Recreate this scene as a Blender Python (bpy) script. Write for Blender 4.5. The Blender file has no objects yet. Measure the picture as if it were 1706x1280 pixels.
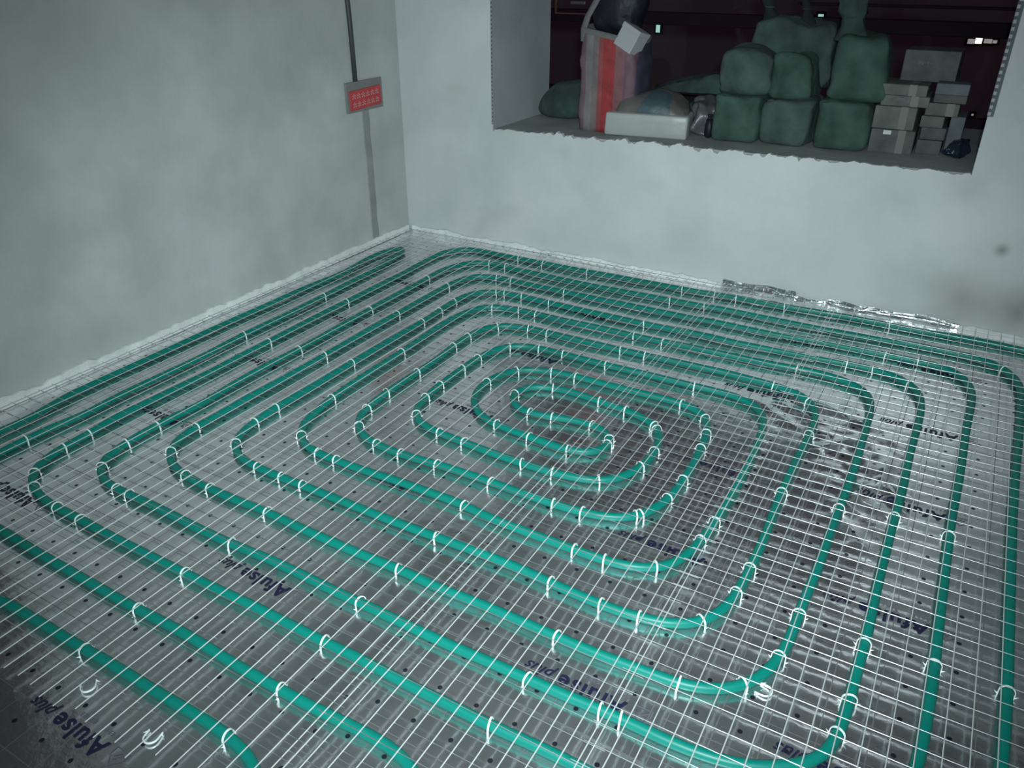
import bpy, bmesh, math, random
from mathutils import Vector, Matrix, noise

S = bpy.context.scene
COL = S.collection
PI = math.pi

# ------------------------------------------------------------------ camera
cam_d = bpy.data.cameras.new('camera')
cam = bpy.data.objects.new('camera', cam_d)
COL.objects.link(cam)
cam_d.sensor_width = 36.0
cam_d.lens = 1317.6 / 1706 * 36.0
cam_d.clip_start = 0.02
CAMPOS = Vector((2.945, -3.773, 1.5))
cam.location = CAMPOS
cam.rotation_euler = (math.radians(90 - 28.44), 0, math.radians(29.94))
S.camera = cam

# ------------------------------------------------------------------ night outside
W = bpy.data.worlds.new('night')
S.world = W
W.use_nodes = True
bg = W.node_tree.nodes['Background']
bg.inputs[0].default_value = (0.62, 0.30, 0.46, 1)
bg.inputs[1].default_value = 0.034

# ------------------------------------------------------------------ light: the hand lamp of the person taking the picture
def spot(name, loc, target, watts, angle, blend, radius, color):
    l = bpy.data.lights.new(name, 'SPOT')
    l.energy = watts; l.spot_size = math.radians(angle); l.spot_blend = blend
    l.shadow_soft_size = radius; l.color = color
    o = bpy.data.objects.new(name, l); COL.objects.link(o)
    o.location = loc
    o.rotation_euler = (Vector(target) - Vector(loc)).to_track_quat('-Z', 'Y').to_euler()
    return o
spot('hand_lamp', (2.99, -3.80, 1.58), (1.60, -1.25, 0.0), 472, 87, 1.0, 0.03, (0.85, 0.98, 1.0))
# weak added fill: an unseen area light above and behind the camera
al = bpy.data.lights.new('fill_light', 'AREA'); al.energy = 24; al.size = 1.6; al.color = (0.82, 1.0, 0.98)
alo = bpy.data.objects.new('fill_light', al); COL.objects.link(alo)
alo.location = (2.6, -4.6, 2.65)

S.view_settings.view_transform = 'Standard'
S.view_settings.look = 'None'
S.view_settings.exposure = 0.0
S.view_settings.gamma = 1.0
S.view_settings.use_curve_mapping = False

# ------------------------------------------------------------------ helpers
def smoothstep(a, b, x):
    t = max(0.0, min(1.0, (x - a) / (b - a))); return t * t * (3 - 2 * t)

def mesh(name, verts, faces, m=None, parent=None, smooth=False, loc=None):
    me = bpy.data.meshes.new(name)
    me.from_pydata([tuple(v) for v in verts], [], faces)
    if smooth:
        me.polygons.foreach_set('use_smooth', [True] * len(me.polygons))
    me.update()
    o = bpy.data.objects.new(name, me); COL.objects.link(o)
    if m: me.materials.append(m)
    if parent: o.parent = parent
    if loc: o.location = loc
    return o

def obj(name, bm, m=None, parent=None, smooth=False, loc=None):
    me = bpy.data.meshes.new(name)
    bmesh.ops.recalc_face_normals(bm, faces=bm.faces[:])
    bm.to_mesh(me); bm.free()
    if smooth:
        me.polygons.foreach_set('use_smooth', [True] * len(me.polygons))
    o = bpy.data.objects.new(name, me); COL.objects.link(o)
    if m: me.materials.append(m)
    if parent: o.parent = parent
    if loc: o.location = loc
    return o

def thing(name, label, cat, loc=(0, 0, 0), rz=0.0, group=None):
    o = bpy.data.objects.new(name, None); COL.objects.link(o)
    o.empty_display_size = 0.05
    o.location = loc; o.rotation_euler = (0, 0, rz)
    return tag(o, label, cat, group)

def tag(o, label, cat, group=None):
    o['label'] = label; o['category'] = cat
    if group: o['group'] = group
    return o

def struct(o, label):
    o['kind'] = 'structure'; o['label'] = label
    return o

def bm_box(bm, x0, x1, y0, y1, z0, z1, bev=0.0):
    vs = [bm.verts.new((x, y, z)) for x in (x0, x1) for y in (y0, y1) for z in (z0, z1)]
    f = [(0, 1, 3, 2), (4, 6, 7, 5), (0, 4, 5, 1), (2, 3, 7, 6), (0, 2, 6, 4), (1, 5, 7, 3)]
    fs = [bm.faces.new([vs[i] for i in q]) for q in f]
    if bev > 0:
        es = list({e for q in fs for e in q.edges})
        bmesh.ops.bevel(bm, geom=es, offset=bev, segments=2, profile=0.5, affect='EDGES')
    return vs

def box(name, x0, x1, y0, y1, z0, z1, m, parent=None, bev=0.0):
    bm = bmesh.new(); bm_box(bm, x0, x1, y0, y1, z0, z1, bev)
    return obj(name, bm, m, parent)

def tube_data(pts, r, sides=8, caps=True, verts=None, faces=None):
    """sweep a circle along pts; r a number or a list"""
    verts = [] if verts is None else verts
    faces = [] if faces is None else faces
    base = len(verts)
    n = len(pts)
    P = [Vector(p) for p in pts]
    up = Vector((0, 0, 1))
    for i in range(n):
        t = (P[min(i + 1, n - 1)] - P[max(i - 1, 0)])
        t.normalize()
        ref = up if abs(t.z) < 0.95 else Vector((0, 1, 0))
        s = t.cross(ref).normalized(); u = s.cross(t).normalized()
        rr = r[i] if isinstance(r, (list, tuple)) else r
        for k in range(sides):
            a = 2 * PI * k / sides
            verts.append(P[i] + s * (rr * math.cos(a)) + u * (rr * math.sin(a)))
    for i in range(n - 1):
        for k in range(sides):
            a = base + i * sides + k; b = base + i * sides + (k + 1) % sides
            faces.append((a, b, b + sides, a + sides))
    if caps:
        faces.append(tuple(base + k for k in range(sides))[::-1])
        faces.append(tuple(base + (n - 1) * sides + k for k in range(sides)))
    return verts, faces

# ------------------------------------------------------------------ materials
def new_mat(name):
    m = bpy.data.materials.new(name); m.use_nodes = True
    nt = m.node_tree
    return m, nt, nt.nodes['Principled BSDF']

def nd(nt, t, **kw):
    n = nt.nodes.new(t)
    for k, v in kw.items(): setattr(n, k, v)
    return n

def mth(nt, op, a, b=None, c=None):
    n = nd(nt, 'ShaderNodeMath', operation=op)
    for i, v in enumerate((a, b, c)):
        if v is None: continue
        if isinstance(v, (int, float)): n.inputs[i].default_value = v
        else: nt.links.new(v, n.inputs[i])
    return n.outputs[0]

def plain(name, col, rough=0.6, metal=0.0, bump=0.0, bscale=40.0, var=0.0, vscale=8.0, spec=0.5):
    m, nt, p = new_mat(name)
    p.inputs['Base Color'].default_value = (*col, 1)
    p.inputs['Roughness'].default_value = rough
    p.inputs['Metallic'].default_value = metal
    p.inputs['Specular IOR Level'].default_value = spec
    tc = nd(nt, 'ShaderNodeTexCoord')
    if var > 0:
        nz = nd(nt, 'ShaderNodeTexNoise'); nz.inputs['Scale'].default_value = vscale; nz.inputs['Detail'].default_value = 4
        nt.links.new(tc.outputs['Object'], nz.inputs['Vector'])
        r = nd(nt, 'ShaderNodeValToRGB')
        r.color_ramp.elements[0].position = 0.3; r.color_ramp.elements[1].position = 0.7
        r.color_ramp.elements[0].color = (*[c * (1 - var) for c in col], 1)
        r.color_ramp.elements[1].color = (*[min(1, c * (1 + var)) for c in col], 1)
        nt.links.new(nz.outputs['Fac'], r.inputs[0]); nt.links.new(r.outputs[0], p.inputs['Base Color'])
    if bump > 0:
        nz = nd(nt, 'ShaderNodeTexNoise'); nz.inputs['Scale'].default_value = bscale; nz.inputs['Detail'].default_value = 5
        nt.links.new(tc.outputs['Object'], nz.inputs['Vector'])
        b = nd(nt, 'ShaderNodeBump'); b.inputs['Strength'].default_value = bump; b.inputs['Distance'].default_value = 0.01
        nt.links.new(nz.outputs['Fac'], b.inputs['Height']); nt.links.new(b.outputs[0], p.inputs['Normal'])
    return m

def plaster(name, c1, c2, stain, sc=1.6, stains=()):
    m, nt, p = new_mat(name)
    tc = nd(nt, 'ShaderNodeTexCoord')
    n1 = nd(nt, 'ShaderNodeTexNoise'); n1.inputs['Scale'].default_value = sc; n1.inputs['Detail'].default_value = 6; n1.inputs['Roughness'].default_value = 0.55
    n2 = nd(nt, 'ShaderNodeTexNoise'); n2.inputs['Scale'].default_value = 3.1; n2.inputs['Detail'].default_value = 3
    n3 = nd(nt, 'ShaderNodeTexNoise'); n3.inputs['Scale'].default_value = 60; n3.inputs['Detail'].default_value = 6
    for n in (n1, n2, n3): nt.links.new(tc.outputs['Object'], n.inputs['Vector'])
    r1 = nd(nt, 'ShaderNodeValToRGB'); r1.color_ramp.elements[0].position = 0.32; r1.color_ramp.elements[1].position = 0.68
    r1.color_ramp.elements[0].color = (*c1, 1); r1.color_ramp.elements[1].color = (*c2, 1)
    nt.links.new(n1.outputs['Fac'], r1.inputs[0])
    r2 = nd(nt, 'ShaderNodeValToRGB'); r2.color_ramp.elements[0].position = 0.60; r2.color_ramp.elements[1].position = 0.80
    r2.color_ramp.elements[0].color = (0, 0, 0, 1); r2.color_ramp.elements[1].color = (0.6, 0.6, 0.6, 1)
    nt.links.new(n2.outputs['Fac'], r2.inputs[0])
    mx = nd(nt, 'ShaderNodeMixRGB'); mx.inputs[2].default_value = (*stain, 1)
    nt.links.new(r2.outputs[0], mx.inputs[0]); nt.links.new(r1.outputs[0], mx.inputs[1])
    last = mx.outputs[0]
    for (sx_, sz_, rad, k) in stains:                   # brownish damp marks with a place of their own
        sp = nd(nt, 'ShaderNodeSeparateXYZ'); nt.links.new(tc.outputs['Object'], sp.inputs[0])
        dx = mth(nt, 'SUBTRACT', sp.outputs[0], sx_); dz = mth(nt, 'SUBTRACT', sp.outputs[2], sz_)
        d = mth(nt, 'SQRT', mth(nt, 'ADD', mth(nt, 'MULTIPLY', dx, dx), mth(nt, 'MULTIPLY', dz, dz)))
        d = mth(nt, 'ADD', d, mth(nt, 'MULTIPLY', mth(nt, 'SUBTRACT', n1.outputs['Fac'], 0.5), rad * 1.2))
        f = mth(nt, 'MULTIPLY', mth(nt, 'SUBTRACT', 1.0, mth(nt, 'SMOOTH_MIN', mth(nt, 'DIVIDE', d, rad), 1.0, 0.4)), k * 1.4)
        f = mth(nt, 'MAXIMUM', f, 0.0)
        m2 = nd(nt, 'ShaderNodeMixRGB'); m2.inputs[2].default_value = (0.20, 0.20, 0.17, 1)
        nt.links.new(f, m2.inputs[0]); nt.links.new(last, m2.inputs[1]); last = m2.outputs[0]
    nt.links.new(last, p.inputs['Base Color'])
    p.inputs['Roughness'].default_value = 0.85
    p.inputs['Specular IOR Level'].default_value = 0.25
    b = nd(nt, 'ShaderNodeBump'); b.inputs['Strength'].default_value = 0.25; b.inputs['Distance'].default_value = 0.004
    nt.links.new(n3.outputs['Fac'], b.inputs['Height']); nt.links.new(b.outputs[0], p.inputs['Normal'])
    return m

PX, PY = 0.1, 0.1043
def film_mat(name, ox, oy):
    """metallised film: grey mirror with a printed line grid and a dot in each square"""
    m, nt, p = new_mat(name)
    tc = nd(nt, 'ShaderNodeTexCoord'); sx = nd(nt, 'ShaderNodeSeparateXYZ')
    nt.links.new(tc.outputs['Object'], sx.inputs[0])
    fx = mth(nt, 'FRACT', mth(nt, 'DIVIDE', mth(nt, 'SUBTRACT', sx.outputs[0], ox - 0.5 * PX), PX))
    fy = mth(nt, 'FRACT', mth(nt, 'DIVIDE', mth(nt, 'SUBTRACT', sx.outputs[1], oy - 0.5 * PY), PY))
    dx = mth(nt, 'ABSOLUTE', mth(nt, 'SUBTRACT', fx, 0.5)); dy = mth(nt, 'ABSOLUTE', mth(nt, 'SUBTRACT', fy, 0.5))
    lx = mth(nt, 'GREATER_THAN', dx, 0.5 - 0.013); ly = mth(nt, 'GREATER_THAN', dy, 0.5 - 0.013)
    dot = mth(nt, 'LESS_THAN', mth(nt, 'ADD', mth(nt, 'MULTIPLY', dx, dx), mth(nt, 'MULTIPLY', dy, dy)), 0.0033)
    ln = mth(nt, 'MULTIPLY', mth(nt, 'MAXIMUM', lx, ly), 0.85)
    ink = mth(nt, 'MAXIMUM', ln, dot)
    nz = nd(nt, 'ShaderNodeTexNoise'); nz.inputs['Scale'].default_value = 5; nz.inputs['Detail'].default_value = 5
    nt.links.new(tc.outputs['Object'], nz.inputs['Vector'])
    r = nd(nt, 'ShaderNodeValToRGB'); r.color_ramp.elements[0].position = 0.3; r.color_ramp.elements[1].position = 0.7
    r.color_ramp.elements[0].color = (0.74, 0.74, 0.76, 1); r.color_ramp.elements[1].color = (0.92, 0.91, 0.94, 1)
    nt.links.new(nz.outputs['Fac'], r.inputs[0])
    mx = nd(nt, 'ShaderNodeMixRGB'); mx.inputs[2].default_value = (0.012, 0.012, 0.02, 1)
    nt.links.new(ink, mx.inputs[0]); nt.links.new(r.outputs[0], mx.inputs[1])
    nt.links.new(mx.outputs[0], p.inputs['Base Color'])
    nt.links.new(mth(nt, 'SUBTRACT', FILM_METAL, mth(nt, 'MULTIPLY', ink, FILM_METAL)), p.inputs['Metallic'])
    p.inputs['Roughness'].default_value = FILM_ROUGH
    n2 = nd(nt, 'ShaderNodeTexNoise'); n2.inputs['Scale'].default_value = 26; n2.inputs['Detail'].default_value = 4
    nt.links.new(tc.outputs['Object'], n2.inputs['Vector'])
    b = nd(nt, 'ShaderNodeBump'); b.inputs['Strength'].default_value = 0.22; b.inputs['Distance'].default_value = 0.006
    nt.links.new(n2.outputs['Fac'], b.inputs['Height']); nt.links.new(b.outputs[0], p.inputs['Normal'])
    return m
FILM_METAL, FILM_ROUGH = 0.955, 0.175

def woven(name, col, rough=0.65, var=0.42, scale=160.0):
    """woven plastic tape cloth"""
    m, nt, p = new_mat(name)
    tc = nd(nt, 'ShaderNodeTexCoord')
    nz = nd(nt, 'ShaderNodeTexNoise'); nz.inputs['Scale'].default_value = 9; nz.inputs['Detail'].default_value = 5
    nt.links.new(tc.outputs['Object'], nz.inputs['Vector'])
    r = nd(nt, 'ShaderNodeValToRGB'); r.color_ramp.elements[0].position = 0.3; r.color_ramp.elements[1].position = 0.7
    r.color_ramp.elements[0].color = (*[c * (1 - var) for c in col], 1); r.color_ramp.elements[1].color = (*[c * (1 + var) for c in col], 1)
    nt.links.new(nz.outputs['Fac'], r.inputs[0]); nt.links.new(r.outputs[0], p.inputs['Base Color'])
    p.inputs['Roughness'].default_value = rough
    w1 = nd(nt, 'ShaderNodeTexWave'); w1.bands_direction = 'Z'; w1.inputs['Scale'].default_value = scale
    w2 = nd(nt, 'ShaderNodeTexWave'); w2.bands_direction = 'X'; w2.inputs['Scale'].default_value = scale
    n2 = nd(nt, 'ShaderNodeTexNoise'); n2.inputs['Scale'].default_value = 22; n2.inputs['Detail'].default_value = 3
    for w in (w1, w2, n2): nt.links.new(tc.outputs['Object'], w.inputs['Vector'])
    h = mth(nt, 'ADD', mth(nt, 'MULTIPLY', mth(nt, 'ADD', w1.outputs['Fac'], w2.outputs['Fac']), 0.06), mth(nt, 'MULTIPLY', n2.outputs['Fac'], 1.0))
    b = nd(nt, 'ShaderNodeBump'); b.inputs['Strength'].default_value = 0.8; b.inputs['Distance'].default_value = 0.03
    nt.links.new(h, b.inputs['Height']); nt.links.new(b.outputs[0], p.inputs['Normal'])
    return m

def striped(name):
    """red, white and blue woven stripes running up the sack (across object X)"""
    m, nt, p = new_mat(name)
    tc = nd(nt, 'ShaderNodeTexCoord'); sx = nd(nt, 'ShaderNodeSeparateXYZ')
    nt.links.new(tc.outputs['Object'], sx.inputs[0])
    f = mth(nt, 'ADD', mth(nt, 'MULTIPLY', sx.outputs[0], 1 / 0.36), 0.5)
    r = nd(nt, 'ShaderNodeValToRGB'); cr = r.color_ramp; cr.interpolation = 'CONSTANT'
    stops = [(0.0, (0.207, 0.140, 0.156)), (0.20, (0.243, 0.217, 0.228)), (0.31, (0.207, 0.166, 0.166)), (0.40, (0.306, 0.073, 0.080)),
             (0.47, (0.343, 0.034, 0.040)), (0.66, (0.228, 0.099, 0.114)), (0.80, (0.156, 0.078, 0.104)), (0.955, (0.060, 0.058, 0.095))]
    cr.elements[0].position = 0.0; cr.elements[0].color = (*stops[0][1], 1)
    cr.elements[1].position = stops[1][0]; cr.elements[1].color = (*stops[1][1], 1)
    for s, c in stops[2:]:
        e = cr.elements.new(s); e.color = (*c, 1)
    nt.links.new(f, r.inputs[0])
    nv = nd(nt, 'ShaderNodeTexNoise'); nv.inputs['Scale'].default_value = 11; nv.inputs['Detail'].default_value = 5
    nt.links.new(tc.outputs['Object'], nv.inputs['Vector'])
    mv = nd(nt, 'ShaderNodeMixRGB', blend_type='MULTIPLY'); mv.inputs[0].default_value = 1.0
    rv_ = nd(nt, 'ShaderNodeValToRGB'); rv_.color_ramp.elements[0].position = 0.3; rv_.color_ramp.elements[1].position = 0.7
    rv_.color_ramp.elements[0].color = (0.62, 0.62, 0.64, 1); rv_.color_ramp.elements[1].color = (1, 1, 1, 1)
    nt.links.new(nv.outputs['Fac'], rv_.inputs[0]); nt.links.new(r.outputs[0], mv.inputs[1]); nt.links.new(rv_.outputs[0], mv.inputs[2])
    nt.links.new(mv.outputs[0], p.inputs['Base Color'])
    p.inputs['Roughness'].default_value = 0.6
    n2 = nd(nt, 'ShaderNodeTexNoise'); n2.inputs['Scale'].default_value = 18; n2.inputs['Detail'].default_value = 4
    nt.links.new(tc.outputs['Object'], n2.inputs['Vector'])
    b = nd(nt, 'ShaderNodeBump'); b.inputs['Strength'].default_value = 0.4; b.inputs['Distance'].default_value = 0.02
    nt.links.new(n2.outputs['Fac'], b.inputs['Height']); nt.links.new(b.outputs[0], p.inputs['Normal'])
    return m

def emit(name, col, s):
    m, nt, p = new_mat(name)
    p.inputs['Base Color'].default_value = (0, 0, 0, 1)
    p.inputs['Emission Color'].default_value = (*col, 1); p.inputs['Emission Strength'].default_value = s
    return m

def glass_pane(name):
    m = bpy.data.materials.new(name); m.use_nodes = True; nt = m.node_tree; nt.nodes.clear()
    out = nd(nt, 'ShaderNodeOutputMaterial'); t = nd(nt, 'ShaderNodeBsdfTransparent'); g = nd(nt, 'ShaderNodeBsdfGlossy')
    t.inputs[0].default_value = (0.8, 0.82, 0.82, 1); g.inputs['Roughness'].default_value = 0.02
    fr = nd(nt, 'ShaderNodeFresnel'); fr.inputs[0].default_value = 1.22
    mx = nd(nt, 'ShaderNodeMixShader')
    nt.links.new(fr.outputs[0], mx.inputs[0]); nt.links.new(t.outputs[0], mx.inputs[1]); nt.links.new(g.outputs[0], mx.inputs[2])
    nt.links.new(mx.outputs[0], out.inputs[0])
    return m

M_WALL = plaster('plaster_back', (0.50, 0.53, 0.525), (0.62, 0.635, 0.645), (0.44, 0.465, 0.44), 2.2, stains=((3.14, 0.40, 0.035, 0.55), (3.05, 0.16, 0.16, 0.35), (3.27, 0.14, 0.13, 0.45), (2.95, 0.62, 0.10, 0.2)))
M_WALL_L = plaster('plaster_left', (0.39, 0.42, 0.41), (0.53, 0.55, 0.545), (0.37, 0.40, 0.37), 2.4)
M_CEMENT = plaster('cement', (0.256, 0.282, 0.269), (0.371, 0.397, 0.384), (0.218, 0.237, 0.230), 5.0)
M_CEIL = plaster('ceiling_paint', (0.42, 0.44, 0.44), (0.5, 0.52, 0.52), (0.4, 0.42, 0.42))
M_PIPE = plain('green_pipe', (0.0, 0.168, 0.135), 0.42, 0.0, 0.0, var=0.10, vscale=3.0, spec=0.35)
M_WIRE = plain('galvanised_wire', (0.80, 0.83, 0.83), 0.38, 0.5)
M_WIRE2 = plain('dull_cross_wire', (0.62, 0.65, 0.66), 0.33, 0.92)
M_CLIP = plain('clip_plastic', (0.756, 0.840, 0.819), 0.35)
M_FOAM = plain('white_foam', (0.70, 0.73, 0.71), 0.8, bump=0.4, bscale=50, var=0.12, vscale=14)
M_FOIL = plain('foil', (0.80, 0.82, 0.83), 0.16, 0.95, bump=0.3, bscale=35)
M_INK = plain('blue_black_ink', (0.008, 0.008, 0.035), 0.5)
M_INK2 = plain('thin_ink', (0.10, 0.10, 0.13), 0.5)
M_SACK = [woven('sack_green', (0.076, 0.149, 0.117)), woven('sack_grey_green', (0.098, 0.156, 0.137)), woven('sack_dull_green', (0.061, 0.105, 0.087)),
          woven('sack_dark_green', (0.025, 0.042, 0.035))]
M_STRIPE = striped('striped_sack')
M_PALE = woven('pale_woven', (0.270, 0.277, 0.270), 0.6, 0.15)
M_BLACKBAG = plain('black_film_bag', (0.012, 0.013, 0.020), 0.5, bump=0.9, bscale=14, spec=0.3)
M_WHITE = plain('white_card', (0.390, 0.405, 0.420), 0.6, bump=0.2, bscale=12)
M_WHITEPK = plain('white_wrap', (0.375, 0.398, 0.390), 0.4, bump=0.5, bscale=10)
M_WRAP = plain('wrap_film', (0.119, 0.115, 0.108), 0.35, bump=0.8, bscale=12, var=0.25)
M_BLUEPRINT = plain('blue_print', (0.045, 0.075, 0.095), 0.5, bump=0.8, bscale=12)
M_GREYBAG = plain('grey_bag', (0.102, 0.102, 0.111), 0.35, bump=0.8, bscale=14, var=0.2)
M_CARTON = [plain('carton_grey', (0.140, 0.147, 0.135), 0.85, bump=0.3, bscale=30, var=0.22, vscale=14, spec=0.2),
            plain('carton_dark', (0.110, 0.115, 0.110), 0.85, bump=0.3, bscale=30, var=0.22, vscale=14, spec=0.2),
            plain('carton_bluish', (0.131, 0.152, 0.173), 0.85, bump=0.3, bscale=30, var=0.2, vscale=14, spec=0.2)]
M_TAPE = plain('carton_tape', (0.156, 0.155, 0.140), 0.5)
M_LABEL = plain('white_label', (0.60, 0.62, 0.62), 0.5)
M_NAVYBAG = plain('navy_bag', (0.010, 0.018, 0.036), 0.16, bump=0.9, bscale=30)
M_FRAME = plain('window_frame_paint', (0.010, 0.004, 0.011), 0.7, spec=0.15)
M_COPPER = plain('copper_bead', (0.20, 0.085, 0.06), 0.4, 0.3)
M_GLASS = glass_pane('dark_glass')
M_NIGHT = plain('far_facade', (0.45, 0.40, 0.42), 0.9)
M_LITW = emit('lit_window_white', (1.0, 0.92, 0.86), 2.4)
M_LITD = emit('lit_window_dim', (0.75, 0.66, 0.66), 0.5)
M_LITG = emit('lit_window_green', (0.55, 0.95, 0.85), 0.9)
M_BEAD = plain('bead_plastic', (0.34, 0.34, 0.37), 0.5)
M_BEADHOLE = plain('bead_dark_grey', (0.11, 0.135, 0.145), 0.8)  # own dark grey of the bead's nose and flange
M_CONDUIT = plain('dark_conduit', (0.045, 0.055, 0.052), 0.5)
M_REVEAL = plaster('reveal_shaded_plaster', (0.324, 0.360, 0.372), (0.420, 0.456, 0.468), (0.300, 0.324, 0.324), 2.5)  # plaster darkened: shade of the grazing light put into the colour
M_MORTAR = plaster('mortar', (0.24, 0.26, 0.25), (0.31, 0.33, 0.32), (0.22, 0.24, 0.23), 9.0)
M_RED = plain('red_cover', (0.50, 0.05, 0.06), 0.5, var=0.1)
M_PINK = plain('faded_print', (0.62, 0.30, 0.30), 0.5)
M_DOOR = plain('door_paint', (0.07, 0.035, 0.04), 0.5, var=0.3, vscale=3)
M_BOXGREY = plain('box_mortar', (0.20, 0.21, 0.20), 0.8, bump=0.3)

# ------------------------------------------------------------------ room
YB = 0.06                                             # face of the back wall
def zl(x): return 0.662 + 0.0155 * (x - 0.60)         # top of the window ledge, slightly out of level
OX0, OX1, OTOP, BAY = 0.615, 2.952, 2.40, 0.72

fl = struct(box('floor', -0.3, 5.3, -6.3, 1.4, -0.16, -0.008, M_CEMENT), 'concrete floor slab under the heating film')
struct(box('ceiling', -0.3, 5.3, -6.3, 1.4, 2.75, 2.9, M_CEIL), 'plain plastered ceiling')

bm = bmesh.new()
bm_box(bm, -0.24, 0, -2.70, YB + 0.3, -0.05, 2.76); bm_box(bm, -0.24, 0, -6.3, -3.60, -0.05, 2.76); bm_box(bm, -0.24, 0, -3.60, -2.70, 2.1, 2.76)
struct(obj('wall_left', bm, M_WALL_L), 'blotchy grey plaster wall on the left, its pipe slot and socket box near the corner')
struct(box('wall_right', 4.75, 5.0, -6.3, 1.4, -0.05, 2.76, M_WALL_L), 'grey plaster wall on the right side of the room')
struct(box('wall_front', -0.3, 5.3, -6.5, -6.25, -0.05, 2.76, M_WALL_L), 'grey plaster wall behind the viewer')
dr = struct(box('door_1', -0.10, -0.05, -3.60, -2.70, -0.05, 2.1, M_DOOR, None, 0.003), 'dark red brown door in the left wall, mirrored dimly in the film')
box('door_handle', -0.05, -0.01, -2.80, -2.78, 1.0, 1.02, M_BEAD, dr)

# back wall: two piers, header, and the parapet with a ragged plaster edge along the ledge
bm = bmesh.new()
bm_box(bm, -0.24, OX0, YB, BAY, -0.05, 2.76)
bm_box(bm, OX1, 5.0, YB, BAY, -0.05, 2.76)
bm_box(bm, -0.7, 5.0, YB, 1.36, OTOP, 2.76)
bm_box(bm, -0.9, -0.7, BAY, 1.36, -0.05, 2.76)
random.seed(4)
xs = [OX0 + (OX1 - OX0) * i / 260 for i in range(261)]
topz = []
for x in xs:
    n = noise.noise(Vector((x * 9, 3.1, 0))) * 0.012 + noise.noise(Vector((x * 30, 7.7, 0))) * 0.011 + noise.noise(Vector((x * 75, 1.7, 0))) * 0.008
    q_ = noise.noise(Vector((x * 21, 12.3, 4)))
    if q_ > 0.22: n -= 0.011
    if q_ < -0.34: n += 0.006
    if x > 2.3: n *= 0.6
    if x < 0.95: n *= 0.5
    topz.append(zl(x) + 0.002 + n)
f0 = [bm.verts.new((x, YB, -0.05)) for x in xs]; f1 = [bm.verts.new((x, YB, z)) for x, z in zip(xs, topz)]
g1 = [bm.verts.new((x, YB + 0.018 + 0.012 * noise.noise(Vector((x * 25, 0, 5)))+0.006, z)) for x, z in zip(xs, topz)]
g0 = [bm.verts.new((x, YB + 0.045, -0.05)) for x in xs]
for i in range(260):
    bm.faces.new((f0[i], f0[i + 1], f1[i + 1], f1[i])); bm.faces.new((f1[i], f1[i + 1], g1[i + 1], g1[i])); bm.faces.new((g1[i], g1[i + 1], g0[i + 1], g0[i]))
wb = struct(obj('wall_back', bm, M_WALL), 'pale plaster back wall with the wide window opening')
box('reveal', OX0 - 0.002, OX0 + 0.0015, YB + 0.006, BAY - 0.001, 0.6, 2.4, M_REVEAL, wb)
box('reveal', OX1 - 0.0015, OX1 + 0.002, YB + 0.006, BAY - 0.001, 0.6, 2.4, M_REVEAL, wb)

vs = []; fs = []
for (x0, x1, y0, y1) in ((OX0 - 0.001, OX1 + 0.001, YB + 0.012, BAY), (-0.7, 4.7, BAY, 1.36)):
    b = len(vs)
    for x, y in ((x0, y0), (x1, y0), (x1, y1), (x0, y1)): vs.append((x, y, -0.05))
    for x, y in ((x0, y0), (x1, y0), (x1, y1), (x0, y1)): vs.append((x, y, zl(x)))
    fs += [tuple(b + k for k in q) for q in ((0, 3, 2, 1), (4, 5, 6, 7), (0, 1, 5, 4), (1, 2, 6, 5), (2, 3, 7, 6), (3, 0, 4, 7))]
struct(mesh('trim_1', vs, fs, M_CEMENT), 'bare grey cement window ledge holding sacks and cartons')

# corner beads on the two window edges
def bead(name, x, sgn, z0, z1, label, dz=0.026, wid=0.020):
    root = bpy.data.objects.new(name, None); COL.objects.link(root); root.location = (x, YB, z0); struct(root, label)
    h = z1 - z0
    v, f = tube_data([(0.0, -0.001, 0), (0.0, -0.001, h)], 0.0035, 6)
    mesh('bead_nose', v, f, M_BEADHOLE, root)
    box('bead_flange', min(0, sgn * wid), max(0, sgn * wid), -0.0022, 0.004, 0, h, M_BEADHOLE, root)
    n = int(h / dz); bm = bmesh.new()
    for k in range(n):
        bm_box(bm, min(-sgn * 0.003, sgn * wid * 0.5), max(-sgn * 0.003, sgn * wid * 0.5), -0.0052, 0.003, k * dz + 0.004, k * dz + dz * 0.72, 0.002)
    o = obj('bead_knob', bm, M_BEAD, root); o['kind'] = 'stuff'
bead('trim_2', OX1 - 0.001, 1, 0.93, 1.35, 'pale perforated corner bead showing on the right edge of the window opening')
bead('trim_3', OX0 + 0.001, -1, 0.69, 2.39, 'thin perforated corner bead on the left edge of the window opening', 0.02, 0.006)

# ------------------------------------------------------------------ window and the night outside
win = bpy.data.objects.new('window_1', None); COL.objects.link(win); win.location = (0, 1.2, 0)
struct(win, 'dark framed window behind the ledge, night outside')
X0, X1 = -0.7, 4.7
box('bottom_rail', X0, X1, -0.03, 0.04, 0.66, 0.745, M_FRAME, win, 0.004)
box('top_rail', X0, X1, -0.03, 0.04, 2.33, 2.42, M_FRAME, win, 0.004)
box('middle_rail', X0, X1, -0.03, 0.04, 1.135, 1.205, M_FRAME, win, 0.004)
box('thin_rail', 1.9, X1, -0.025, 0.03, 1.262, 1.276, M_FRAME, win, 0.002)
for i, (a, b) in enumerate(((-0.70, -0.64), (2.16, 2.22), (4.64, 4.70))):
    box('mullion', a, b, -0.028, 0.038, 0.745, 2.33, M_FRAME, win, 0.004)
for (a, b) in ((-0.64, 2.16), (2.22, 4.64)):
    box('glass_pane', a, b, 0.0, 0.006, 1.205, 2.33, M_GLASS, win)
    box('glass_pane', a, b, 0.0, 0.006, 0.745, 1.135, M_GLASS, win)
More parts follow.
